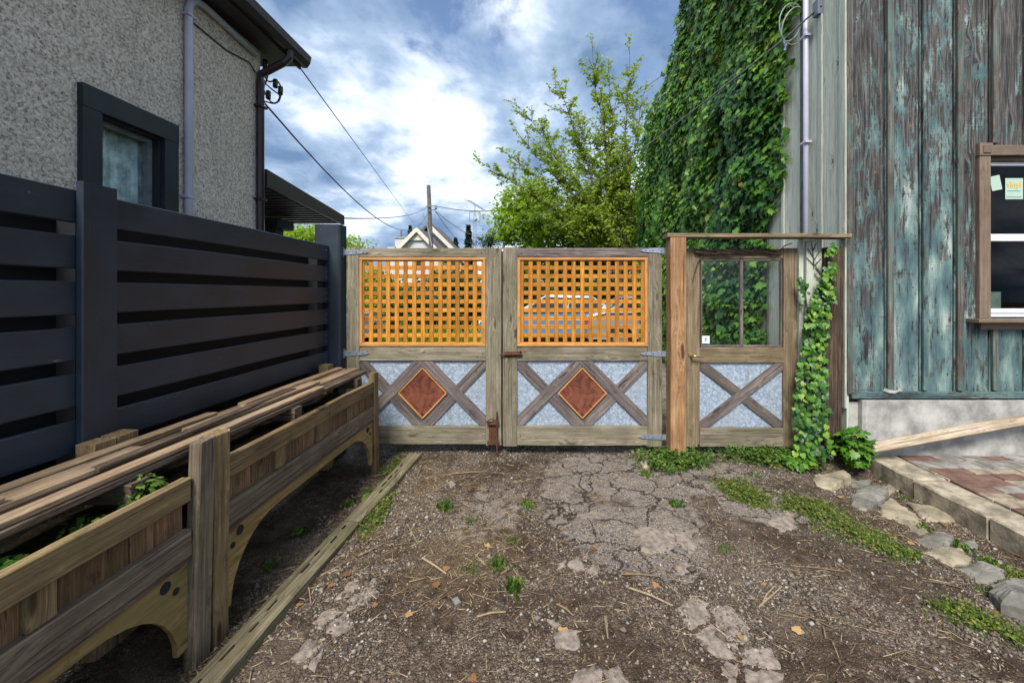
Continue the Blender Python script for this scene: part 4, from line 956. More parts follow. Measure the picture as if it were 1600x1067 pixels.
# conduit on the side wall
cdy = F * (BX - .045) / (1259 - VX)
cb = MB().tube([(BX - .045, cdy, .0), (BX - .045, cdy, 7.0)], .026, 12).build('conduit', M['pipe'], barn, smooth=True)
for z in (3.05, 4.15): MB().box((BX - .075, cdy - .045, z), (BX - .012, cdy + .045, z + .022)).build('clamp', M['pipe'], cb)
# plank leaning at the foundation
o = board('leaning_plank', Q(1338, 704, 3.56), Q(1690, 640, 3.60), .085, .04, M['newplank'], None, (0, -.75, .65), .003); tag(o, 'pale grey plank leaning up against the concrete barn foundation', 'plank')
# ------------------------------------------------------------------ ivy on the barn wall
def yb(z):
    pts = [(-1, 5.15), (2.0, 5.12), (2.25, 5.0), (2.7, 4.80), (3.4, 4.66), (4.74, 4.50), (7.3, 4.3)]
    for (a, b), (c, d_) in zip(pts, pts[1:]):
        if a <= z <= c: return b + (d_ - b) * (z - a) / (c - a)
    return 4.5
def ztop(y): return 7.3 if y < 7.85 else 6.35 - (y - 7.9) * .302
def ivy_pts(n, rd):
    P = []
    while len(P) < n:
        y = rd.uniform(4.3, 11.0); z = rd.uniform(.0, 7.3)
        if z > ztop(y): continue
        lim = yb(z) + .22 * noise.noise((z * 2.1, 3.3, 0)) + .12 * noise.noise((z * 7, 1.3, 0)) + .05 * rd.gauss(0, 1)
        if y < lim: continue
        if rd.random() > 1.35 - .09 * (y - 4.3) : continue
        b = noise.noise((y * 1.1, z * .9, 2)) * .8 + noise.noise((y * 3, z * 2.5, 5)) * .55
        if noise.noise((y * 2.2, z * 1.7, 11)) > .52 and rd.random() < .75: continue
        th = min(1, max(.15, (y - lim) / .5))
        P.append((BX - .03 - th * (.07 + max(0, .15 + .24 * b)) * rd.random() ** .5, y, z))
    return np.array(P)
def ivy_orient(P, rd, out):
    n = len(P); nr = np.tile(np.array(out, float), (n, 1)) + rng.normal(0, .33, (n, 3)) + np.array([0, 0, .35])
    tip = np.tile(np.array([0, 0, -1.0]), (n, 1)) + rng.normal(0, .45, (n, 3)); return basis_from(nr, tip)
ivy_me = [np_mesh('ivy_leaf', np.array(IVY_V), np.array(IVY_T)) for _ in range(3)]
for m_, k in zip(ivy_me, ('ivy', 'ivy_dark', 'ivy_new')): m_.materials.append(M[k])
def leaf_objs(P, Rm, s, parent, pick):
    for p, r, sz in zip(P, Rm, s):
        Mx = Matrix(r.tolist()).to_4x4() @ Matrix.Diagonal((sz, sz, sz, 1)); Mx.translation = p
        mobj('leaf', ivy_me[pick()], None, parent, Mx)
rdi = random.Random(21)
wall_ivy = thing('wall_ivy', 'dense dark green ivy covering the side wall of the teal barn', 'ivy', (BX - .1, 7, 0))
P = ivy_pts(38000, rdi)
front = P[:, 1] < 5.35 + .8 * (P[:, 0] > 5)
idx = np.argsort(P[:, 1] + 8 * (P[:, 0] - BX))[:300]
mask = np.ones(len(P), bool); mask[idx] = False
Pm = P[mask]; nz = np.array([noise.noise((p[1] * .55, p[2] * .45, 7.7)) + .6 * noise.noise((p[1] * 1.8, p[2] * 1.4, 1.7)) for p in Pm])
# shading painted into leaf tones: dark clumps nearer, lighter margins and far end
old = nz + .55 * np.exp(-((Pm[:, 1] - 5.7) / .65) ** 2) - .18  # weight of the shaded leaf tone, strongest in the near part
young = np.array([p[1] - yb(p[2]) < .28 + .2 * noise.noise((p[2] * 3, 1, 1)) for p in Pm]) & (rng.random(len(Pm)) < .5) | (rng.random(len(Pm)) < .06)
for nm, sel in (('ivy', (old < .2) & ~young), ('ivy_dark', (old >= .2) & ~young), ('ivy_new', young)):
    Ps = Pm[sel]; s_ = np.clip(rng.lognormal(math.log(.075), .34, len(Ps)), .035, .15)
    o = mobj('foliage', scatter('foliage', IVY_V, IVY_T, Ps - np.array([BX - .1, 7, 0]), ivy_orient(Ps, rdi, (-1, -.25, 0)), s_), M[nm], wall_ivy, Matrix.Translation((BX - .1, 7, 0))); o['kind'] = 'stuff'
leaf_objs(P[idx], ivy_orient(P[idx], rdi, (-1, -.3, 0)), rng.uniform(.06, .10, 300), wall_ivy, lambda: rdi.choice([0, 0, 0, 1, 2]))
st = MB()
for k in range(26):
    y = rdi.uniform(5.0, 10.3); z = 0.0; pts = []
    while z < min(ztop(y) - .2, 6.8): pts.append((BX - .03, y, z)); y = max(yb(z) + .05, y + rdi.uniform(-.12, .12)); z += .3
    st.tube(pts, .012, 5)
st.build('stem', M['bark'], wall_ivy)
for pts in ([Q(1139, 25, 5.9), Q(1150, 38, 5.85), Q(1165, 50, 5.8)],): MB().tube(pts, .008, 5).build('dead_stem', M['stick'], wall_ivy)

# trailing shoots past the edge of the growth
SP, SD = [], []
for k in range(46):
    if k < 26: z = rdi.uniform(1.8, 6.9); y = yb(z) + .1; dy, dz_ = rdi.uniform(-.9, -.2), rdi.uniform(-.5, .7)
    else: y = rdi.uniform(6.5, 10.8); z = ztop(y) - .05; dy, dz_ = rdi.uniform(-.5, .6), rdi.uniform(.3, .9)
    L = rdi.uniform(.15, .42); x = BX - .04 - (0 if k < 26 else rdi.uniform(0, .2)); pts = []
    for i in range(9):
        t = i / 8; q = (x - .03 * math.sin(t * 5), y + dy * L * t, z + dz_ * L * t - .12 * t * t); pts.append(q)
        for _ in range(2): SP.append((q[0] - .02, q[1] + rdi.gauss(0, .02), q[2] + rdi.gauss(0, .02)))
    MB().tube(pts, [.005 - .0004 * i for i in range(9)], 5).build('shoot', M['bark'], wall_ivy)
SP = np.array(SP)
o = mobj('foliage', scatter('foliage', IVY_V, IVY_T, SP - np.array([BX - .1, 7, 0]), ivy_orient(SP, rdi, (-1, -.4, 0)), rng.uniform(.035, .08, len(SP))), M['ivy_new'], wall_ivy, Matrix.Translation((BX - .1, 7, 0))); o['kind'] = 'stuff'

# ivy climbing the jamb and old post
pi = thing('post_ivy', 'bright green ivy climbing the jamb and dark post right of the garden door', 'ivy', (Q(1270, 710, 3.72).x, 3.72, 0))
def strand(pts, wpx, n, dep, rd):
    out_ = []
    for _ in range(n):
        t = rd.random() * (len(pts) - 1); i = int(t); f = t - i
        x = pts[i][0] + (pts[i+1][0] - pts[i][0]) * f; y = pts[i][1] + (pts[i+1][1] - pts[i][1]) * f; wd = wpx[i] + (wpx[i+1] - wpx[i]) * f
        out_.append(Q(x + rd.uniform(-1, 1) * wd, y + rd.uniform(-6, 6), dep - .02 - .10 * rd.random() * (1 if y > 480 else .6)))
    return out_
PI = strand([(1272, 715), (1266, 660), (1268, 610), (1270, 560), (1274, 510), (1282, 470), (1288, 440)], [32, 28, 25, 21, 18, 14, 9], 640, 3.74, rdi) + strand([(1285, 480), (1298, 430), (1300, 410), (1302, 380)], [16, 10, 8, 5], 60, 3.70, rdi) + strand([(1262, 480), (1256, 445), (1248, 432)], [12, 6, 4], 24, 3.74, rdi)
PI = np.array([tuple(p) for p in PI])
sel = np.argsort(PI[:, 1])[:300]; mk = np.ones(len(PI), bool); mk[sel] = False
zpick = lambda: None
for p, r_, sz in zip(PI[sel], ivy_orient(PI[sel], rdi, (-.2, -1, 0)), rng.uniform(.034, .066, 300)):
    Mx = Matrix(r_.tolist()).to_4x4() @ Matrix.Diagonal((sz, sz, sz, 1)); Mx.translation = p
    mobj('leaf', ivy_me[rdi.choice([0, 0, 1]) if p[2] < .8 else rdi.choice([2, 0, 0])], None, pi, Mx)
Ps = PI[mk]; o0 = W[pi].translation
o = mobj('foliage', scatter('foliage', IVY_V, IVY_T, Ps - np.array(o0), ivy_orient(Ps, rdi, (-.2, -1, 0)), rng.uniform(.030, .066, len(Ps))), M['ivy_dark'], pi, W[pi].copy()); o['kind'] = 'stuff'
for pts in ([(1272, 715), (1268, 640), (1266, 580), (1272, 500), (1284, 450), (1300, 400)], [(1262, 715), (1258, 600), (1266, 520), (1256, 450)], [(1276, 420), (1285, 432), (1300, 436), (1306, 430)]):
    MB().tube([Q(a, b, 3.735) for a, b in pts], [.011, .010, .009, .008, .006, .004][:len(pts)], 6).build('stem', M['bark'], pi)

# ------------------------------------------------------------------ generic plants
def leaf_clump(name, label, cat, base, n, rad, height, size, mat, shape='leaf', group=None, stems=5, seed=0, flat=.5):
    rd = np.random.default_rng(seed); t = thing(name, label, cat, base, group)
    d_ = rd.normal(0, 1, (n, 3)); d_ /= np.linalg.norm(d_, axis=1, keepdims=True); r_ = rd.random((n, 1)) ** .5
    P = d_ * r_ * np.array([rad, rad, height * .5]) + np.array([0, 0, height * .5]); P[:, 2] = np.abs(P[:, 2])
    nr = d_ * flat + np.array([0, 0, 1.0]) + rd.normal(0, .4, (n, 3)); tip = d_ * np.array([1, 1, .3]) + rd.normal(0, .4, (n, 3))
    V_, T_ = (LEAF_V, LEAF_T) if shape == 'leaf' else (IVY_V, IVY_T) if shape == 'ivy' else (BLADE_V, BLADE_T)
    mobj('foliage', scatter('foliage', V_, T_, P, basis_from(nr, tip), rd.uniform(.7, 1.25, n) * size), mat, t, Matrix.Translation(base))
    if stems:
        sb = MB()
        for k in range(stems):
            q = P[rd.integers(n)]; b = Vector(base); e = b + Vector(q.tolist()); sb.tube([b, b + Vector((q[0] * .4, q[1] * .4, q[2] * .6)), e], [.003, .0025, .0015], 5)
        sb.build('stem', M['weed'], t)
    return t
def grass_tuft(label, base, n, h, spread, seed, mat=None, group='weed tufts on the ground'):
    rd = np.random.default_rng(seed); t = thing('weed_tuft', label, 'weed', base, group)
    ang = rd.uniform(0, 2*np.pi, n); lean = rd.uniform(.2, 1.2, n)
    tip = np.stack([np.cos(ang) * lean, np.sin(ang) * lean, np.ones(n) * .8], -1); nr = np.stack([np.cos(ang), np.sin(ang), -lean * .2 + .4], -1)
    P = np.stack([rd.normal(0, spread, n), rd.normal(0, spread, n), np.zeros(n)], -1)
    mobj('foliage', scatter('foliage', BLADE_V if seed % 2 else LEAF_V, BLADE_T if seed % 2 else LEAF_T, P, basis_from(nr, tip), rd.uniform(.5, 1.2, n) * h), mat or M['weed'], t, Matrix.Translation(base)); return t
def crown_mesh(ells, n, size, shape, seed, droop=.3, clump=.22, nclump=None, origin=(0, 0, 0)):
    """leaves in clumps through several ellipsoids (centre, radii)"""
    rd = np.random.default_rng(seed); vol = np.array([e[1][0]*e[1][1]*e[1][2] for e in ells]) ** .75; vol /= vol.sum()
    nc = nclump or max(20, n // 45); cs = []
    for k in rd.choice(len(ells), nc, p=vol):
        d_ = rd.normal(0, 1, 3); d_ /= np.linalg.norm(d_); cs.append(np.array(ells[k][0]) + d_ * (rd.random() ** .4) * np.array(ells[k][1]))
    cs = np.array(cs); cr = rd.uniform(.5, 1.4, nc) * clump; wch = rd.integers(0, nc, n)
    P = cs[wch] + rd.normal(0, 1, (n, 3)) * cr[wch][:, None] * np.array([1, 1, .6])
    P[:, 2] = np.maximum(P[:, 2], .05)
    nr = rd.normal(0, .6, (n, 3)) + np.array([-.1, -.5, .7]); tip = rd.normal(0, 1, (n, 3)) + np.array([0, 0, -droop])
    V_, T_ = {'leaf': (LEAF_V, LEAF_T), 'q': (QL_V, QL_T), 'ivy': (IVY_V, IVY_T)}[shape]
    return scatter('crown', V_, T_, P - np.array(origin), basis_from(nr, tip), rd.uniform(.7, 1.3, n) * size), cs
def bushy(name, label, cat, base, ells, n, size, mat, seed, trunk=.08, shape='q', clump=.22, group=None):
    t = thing(name, label, cat, base, group); me, cs = crown_mesh(ells, n, size, shape, seed, .3, clump, None, base)
    mobj('crown', me, mat, t, Matrix.Translation(base)); b = Vector(base); tb = MB(); rd = random.Random(seed)
    for k in range(9):
        c = Vector(cs[rd.randrange(len(cs))].tolist()); mid = b + (c - b) * .5 + Vector((0, 0, .12 * (c - b).length)); tb.tube([b, b + Vector((0, 0, .35 * (c.z - b.z))), mid, c], [trunk, trunk * .8, trunk * .45, trunk * .12], 7)
    tb.build('trunk', M['bark'], t); return t

# ------------------------------------------------------------------ open-crowned tree behind the right gate leaf
def open_tree(label, base, targets, seed):
    rd = random.Random(seed); t = thing('tree', label, 'tree', base); b = Vector(base); tb = MB(); LP = []; LD = []
    fork = b + Vector((-.1, 0, 2.0)); tb.tube([b, b + Vector((.02, 0, 1.0)), fork], [.11, .095, .085], 9)
    def twig(p, d_, L, r_, lvl):
        n = 5; pts = [p]; q = p.copy(); dd = d_.copy()
        for i in range(n):
            dd = (dd + Vector((rd.gauss(0, .13), rd.gauss(0, .13), rd.gauss(.02, .10)))).normalized(); q = q + dd * L / n; pts.append(q)
        tb.tube(pts, [max(.0035, r_ * (1 - .75 * i / n)) for i in range(n + 1)], 4, False)
        k = max(3, int(L / .036))
        for i in range(k):
            tt = (i + 1) / k; u = min(n - 1, int(tt * n)); pp = pts[u] + (pts[u+1] - pts[u]) * (tt * n - u)
            side = dd.cross(Vector((0, 0, 1))).normalized() * (1 if i % 2 else -1)
            if lvl == 0 and tt < .25: continue
            if rd.random() < .92: LP.append(tuple(pp)); LD.append(tuple(dd * .6 + side * .8 + Vector((0, 0, -.35))))
        if lvl < 1:
            for i in range(max(2, int(L / .16))):
                u = rd.randrange(1, n); twig(pts[u], (dd + Vector((rd.gauss(0, .7), rd.gauss(0, .7), rd.gauss(.05, .35)))).normalized(), L * rd.uniform(.3, .6), r_ * .5, lvl + 1)
    for (px, py, dep, dens) in targets:
        T = Q(px, py, dep); c = fork + (T - fork) * .45 + Vector((0, 0, .12 * (T - fork).length))
        pts = [(1-s)**2 * fork + 2*s*(1-s) * c + s*s * T for s in np.linspace(0, 1, 12).tolist()]
        pts = [p + Vector((rd.gauss(0, .03), rd.gauss(0, .03), rd.gauss(0, .03))) for p in pts]; L = (T - fork).length
        tb.tube(pts, [.022 * (1 - .9 * i / 11) + .003 for i in range(12)], 6, False)
        k = int(L * 12 * dens)
        for i in range(k):
            s = .28 + .70 * (i + rd.random()) / k; u = min(10, int(s * 11)); pp = pts[u]; tg = (pts[u+1] - pts[u]).normalized()
            twig(pp, (tg * .9 + Vector((rd.gauss(0, .55), rd.gauss(0, .55), rd.gauss(.08, .35)))).normalized(), rd.uniform(.45, 1.05) * (1.15 - .55 * s), .012, 0)
        twig(pts[-1], (pts[-1] - pts[-3]).normalized(), .5, .008, 0)
    tb.build('trunk', M['bark'], t)
    P = np.array(LP); D = np.array(LD); n = len(P)
    nr = rng.normal(0, .6, (n, 3)) + np.array([-.1, -.6, .6])
    mobj('crown', scatter('crown', LEAF_V, LEAF_T, P - np.array(base), basis_from(nr, D + rng.normal(0, .25, D.shape)), rng.uniform(.07, .125, n)), M['elm'], t, Matrix.Translation(base))
    return n
nl = open_tree('tall open crowned green tree rising behind the right gate leaf', (2.35, 12.0, -.02),
    [(762, 263, 11.6, .6), (800, 248, 11.8, .6), (812, 210, 12, .5), (815, 172, 12.2, .55), (868, 128, 12, .65), (925, 82, 12.2, .65), (950, 110, 12.6, .55), (985, 88, 12, .5), (1003, 150, 12.3, .5), (1022, 172, 12.4, .2), (850, 235, 11.5, .7), (830, 300, 11.4, .7), (895, 200, 12.8, .6), (950, 200, 13, .6), (980, 250, 12.6, 1.0), (905, 290, 11.6, 1.0), (1000, 320, 12.8, 1.0), (930, 330, 11.2, 1.0), (870, 345, 11.2, .8)], 5)
print('tree leaves', nl)
def E(px, py, dep, rx, ry, rz): return (tuple(Q(px, py, dep)), (rx * dep / F, ry, rz * dep / F))
bushy('tree', 'low bright green maple crown spreading behind the gate', 'tree', (Q(880, 400, 14).x, 14, -.01), [E(820, 340, 14, 48, .9, 48), E(880, 360, 13.6, 70, 1, 40), E(950, 365, 14, 60, 1, 40), E(835, 310, 14.5, 30, .6, 25), E(1000, 350, 14.6, 35, .8, 50), E(900, 410, 14.2, 130, 1.0, 25)], 20000, .16, M['maple'], 31, .10, 'leaf', .2)
bushy('tree', 'rounded green tree seen beyond the black fence end post', 'tree', (Q(500, 400, 19).x, 19, -.01), [E(478, 385, 19, 38, .9, 34), E(530, 415, 18.5, 30, .9, 45), E(548, 400, 19.5, 25, .8, 28), E(455, 370, 20, 22, .7, 18)], 9000, .17, M['maple'], 32, .1, 'q', .25)
hb = [('dark green shrub behind the left gate lattice at its hinge side', 575, 17, 40, 40), ('dark green shrub left of centre behind the left gate lattice', 640, 15.5, 42, 20), ('broad dark shrub behind the meeting stiles of the gates', 720, 17, 50, 34), ('green shrub behind the left half of the right lattice', 810, 18, 45, 30), ('leafy shrub behind the middle of the right lattice', 890, 16.5, 45, 28), ('dense shrub behind the right half of the right lattice', 965, 17.5, 45, 34), ('shrub behind the gate post beside the ivy wall', 1030, 16, 40, 40)]
for k, (lab, px, dep, rx, up) in enumerate(hb):
    x = (px - VX) * dep / F; zt = CH + up * dep / F
    bushy('shrub', lab, 'shrub', (x, dep, -.01), [((x, dep, zt * .5), (rx * dep / F, .7, zt * .48)), ((x + .3, dep - .2, zt * .3), (rx * dep / F * .9, .8, zt * .3))], 5500, .17, M['bush'] if k % 4 else M['maple'], 50 + k, .05, 'q', .22, 'shrubs beyond the gate')

# ------------------------------------------------------------------ far house, pole, antenna, conifers
def far_house():
    D = 38; s = D / F; t = thing('gabled_house', 'pale gabled house with cream trim far behind the left gate', 'house', (Q(656, 458, D).x, D, 0))
    xc = Q(653, 0, D).x; za = Q(0, 359, D).z; hw = 2.15; ze = za - 2.2
    MB().prism([(xc - hw, 0), (xc + hw, 0), (xc + hw, ze), (xc, za - .15), (xc - hw, ze)], D, D + 6, 'xzy').build('front_wing', M['whitewall'], t)
    for sgn in (-1, 1):
        MB().prism([(xc, za + .02), (xc + sgn*(hw + .35), ze - .34), (xc + sgn*(hw + .35), ze - .16), (xc, za + .22)], D - .4, D + 6, 'xzy').build('roof_slope', M['roofing'], t)
        MB().prism([(xc, za - .28), (xc + sgn*(hw + .36), ze - .65), (xc + sgn*(hw + .36), ze - .17), (xc, za + .2)], D - .48, D - .41, 'xzy').build('barge_board', M['cream'], t)
    gb = MB(); gb.prism([(xc - .75, za - 1.0), (xc + .75, za - 1.0), (xc, za - .28)], D - .2, D - .1, 'xzy'); gb.build('gable_ornament', M['cream'], t)
    w_ = MB().prism([(xc - .4, ze - 1.5), (xc + .4, ze - 1.5), (xc + .4, ze - .2), (xc + .25, ze + .05), (xc, ze + .15), (xc - .25, ze + .05), (xc - .4, ze - .2)], D - .06, D - .02, 'xzy').build('window', M['cream'], t)
    MB().prism([(xc - .3, ze - 1.4), (xc + .3, ze - 1.4), (xc + .3, ze - .2), (xc, ze + .02), (xc - .3, ze - .2)], D - .10, D - .065, 'xzy').build('pane', M['carglass'], w_)
    xr = Q(676, 0, D + 6).x; zr = Q(0, 355, D + 6).z
    MB().prism([(xr - 3, 0), (xr + 4.2, 0), (xr + 4.2, zr - 4), (xr + .2, zr - .1), (xr - 3, zr - 3)], D + 5, D + 10, 'xzy').build('main_wing', M['whitewall'], t)
    MB().prism([(xr, zr), (xr + 4.6, zr - 4.5), (xr + 4.6, zr - 4.2), (xr, zr + .3)], D + 4.5, D + 10, 'xzy').build('roof_slope', M['roofing'], t)
    MB().prism([(xr, zr), (xr - 3.6, zr - 3.6), (xr - 3.6, zr - 3.3), (xr, zr + .3)], D + 4.5, D + 10, 'xzy').build('roof_slope', M['roofing'], t)
    MB().prism([(xr, zr - .35), (xr + 4.62, zr - 4.9), (xr + 4.62, zr - 4.4), (xr, zr + .22)], D + 4.42, D + 4.49, 'xzy').build('barge_board', M['cream'], t)
    a = Q(617, 387, D + 3); ch = MB().box((a.x, D + 3, 4), (a.x + 1.0, D + 3.8, a.z + .95)).build('chimney', M['whitewall'], t)
    MB().box((a.x - .1, D + 2.9, a.z + .955), (a.x + 1.1, D + 3.9, a.z + 1.08)).build('chimney_cap', M['concrete'], ch)
    MB().tube([(a.x + .5, D + 3.4, a.z + 1.09), (a.x + .5, D + 3.4, a.z + 1.75)], .09, 8).build('flue', M['steel'], ch)
    b = Q(605, 386, D + 3); MB().box((b.x, D + 3, 0), (b.x + 1.6, D + 8, b.z)).build('low_wing', M['whitewall'], t)
far_house()
D = 30; pt = Q(669.5, 290, D); pb = Q(678, 458, D); pb.z = 0
pole = thing('utility_pole', 'grey wooden utility pole leaning slightly in front of the gabled house', 'utility pole', (pb.x, D, 0))
pm = pb + (pt - pb) * .5
MB().tube([pb, pm, pt], [.17, .16, .145], 12).build('shaft', M['pole'], pole)
for (a, b, c, d_) in ((666, 322, 680, 322), (668, 330, 682, 327)): MB().tube([Q(a, b, D - .25), Q(c, d_, D - .25)], .035, 6).build('cross_arm', M['steel'], pole)
ins = Q(681, 324, D - .3); MB().tube([ins + Vector((0, 0, -.16)), ins + Vector((0, 0, -.06)), ins, ins + Vector((0, 0, .12))], [.05, .12, .08, .10], 8).build('insulator', M['cablegrey'], pole)
MB().tube([Q(661, 334, D - .3), Q(667, 350, D - .3), Q(675, 385, D - .3)], .05, 6).build('riser_pipe', M['cablegrey'], pole)
def cable(label, pts, sag, r_, mat, name='overhead_cable', n=24):
    mb = MB(); P = []
    for (a, b, sg__) in zip(pts, pts[1:], sag):
        for i in range(n + (b is pts[-1])):
            t = i / n; p = a + (b - a) * t; p = p + Vector((0, 0, -4 * sg__ * t * (1 - t))); P.append(p)
    mb.tube(P, r_, 6); return tag(mb.build(name, mat, None, smooth=True), label, 'cable', 'overhead cables')
PI_ = Q(672, 325, D - .3)
cable('straight dark cable from the stucco house gutter down past the pole', [Q(462, 97, 5.3), Q(652, 357, 40)], [.0], .009, M['cable'])
cable('sagging dark cable from the stucco house corner to the utility pole', [Q(412, 160, 5.05), PI_], [1.6], .012, M['cable'])
cable('thin cable from the porch roof corner to the utility pole', [Q(532, 341, 6.8), Q(668, 323, D - .3)], [.25], .012, M['cable'])
cable('thick cable from the utility pole towards the tree on the right', [Q(681, 322, D - .3), Q(790, 328, 29)], [.2], .045, M['cablegrey'])
cable('grey service cable crossing the ivy from the barn to the utility pole', [Q(1284, 8, 4.05), Q(1231, 57, 4.35), Q(682, 326, D - .3)], [.0, 2.0], .009, M['cablemid'])
cable('thin dark cable falling from the pole behind the gabled house roof', [Q(680, 330, D - .2), Q(712, 372, 42)], [.1], .022, M['cable'])
cable('thin cable running from the pole behind the antenna', [Q(680, 330, D - .2), Q(760, 378, 46)], [.3], .022, M['cable'])
cable('high thin cable from the tree top to the barn roof edge', [Q(1066, 95, 9.2), Q(985, 155, 30), Q(820, 268, 60)], [0, 0], .012, M['cable'])
# loop of cable and anchor on the barn
lp = thing('cable_loop', 'loose loop of grey service cable tied off at the barn side wall', 'cable', Q(1235, 60, 4.3))
for rr, ph in ((24, 0), (20, .5)):
    MB().tube([Q(1238 + rr * .85 * math.cos(a + ph), 38 + rr * 1.35 * math.sin(a), 4.32 + .04 * math.cos(a)) for a in np.linspace(0, 2*math.pi*.93, 26)], .006, 6).build('coil', M['cablegrey'], lp, smooth=True)
MB().tube([Q(1224, 62, 4.35), Q(1228, 72, 4.34), Q(1226, 80, 4.34)], [.012, .018, .012], 6).build('clamp', M['steel'], lp)
MB().box(tuple(Q(1275, 22, 4.1) + Vector((-.01, -.04, -.02))), tuple(Q(1292, 6, 4.1) + Vector((.01, .04, .02)))).build('wall_bracket', M['steel'], lp)
# antenna mast
D = 26; am = thing('antenna_mast', 'thin lattice television antenna mast right of the utility pole', 'antenna', (Q(742, 0, D).x, D, 0))
mz = Q(0, 322, D).z; mx_ = Q(742, 0, D).x
for dx in (-.10, .10): MB().tube([(mx_ + dx, D, 0), (mx_ + dx * .7, D, mz - .5)], .018, 5).build('mast_leg', M['steel'], am)
for k in range(16): z_ = .6 + k * .36; MB().tube([(mx_ - .1, D, z_), (mx_ + .1, D, z_ + .18)], .010, 4).build('lattice_bar', M['steel'], am)
MB().tube([(mx_, D, mz - .7), (mx_, D, mz + .05)], .02, 5).build('mast_tip', M['steel'], am)
boom = MB().tube([Q(731, 313, D), Q(756, 328, D)], .022, 5).build('boom', M['steel'], am)
for k in range(8):
    c = Q(731 + 25 * k / 7, 313 + 15 * k / 7, D); MB().tube([c + Vector((-.30 + .02*k, -.1, .04)), c + Vector((.30 - .02*k, .1, -.04))], .010, 4).build('element', M['steel'], boom)
sq = [Q(734, 331, D), Q(750, 331, D), Q(750, 346, D), Q(734, 346, D)]
for i in range(4): MB().tube([sq[i], sq[(i+1) % 4]], .018, 4).build('reflector_bar', M['steel'], am)
def conifer(label, px, ptop, dep, rad, seed):
    b = Vector((Q(px, 0, dep).x, dep, 0)); H = Q(0, ptop, dep).z; rd = np.random.default_rng(seed); t = thing('conifer', label, 'tree', b, 'far conifers')
    n = 5000; z_ = rd.random(n) ** .9 * H; r_ = rad * (1 - z_ / H) * (.75 + .35 * np.sin(z_ * 9)) * rd.random(n) ** .5 + .04; a = rd.uniform(0, 6.28, n)
    P = np.stack([r_ * np.cos(a), r_ * np.sin(a), z_], -1); tip = np.stack([np.cos(a), np.sin(a), -.4 * np.ones(n)], -1)
    mobj('crown', scatter('crown', QL_V, QL_T, P, basis_from(rd.normal(0, .4, (n, 3)) + np.array([0, 0, 1]), tip), rd.uniform(.10, .22, n)), M['conifer'], t, Matrix.Translation(b))
    MB().tube([b, b + Vector((0, 0, H))], [.14, .02], 6).build('trunk', M['bark'], t)
conifer('slim dark conifer at the foot of the antenna mast', 732, 352, 34, 1.3, 3); conifer('dark conifer behind the left gable of the far house', 641, 352, 52, 2.6, 4)
conifer('broad dark conifer between the far house and the antenna', 712, 372, 46, 2.6, 6)
bushy('tree', 'small sparse tree beyond the antenna right of the gate meeting line', 'tree', (Q(765, 0, 30).x, 30, 0), [E(768, 372, 30, 18, .8, 14), E(752, 378, 30, 16, .8, 10), E(790, 372, 30, 18, .8, 16)], 1500, .15, M['bush'], 77, .1, 'q', .22)

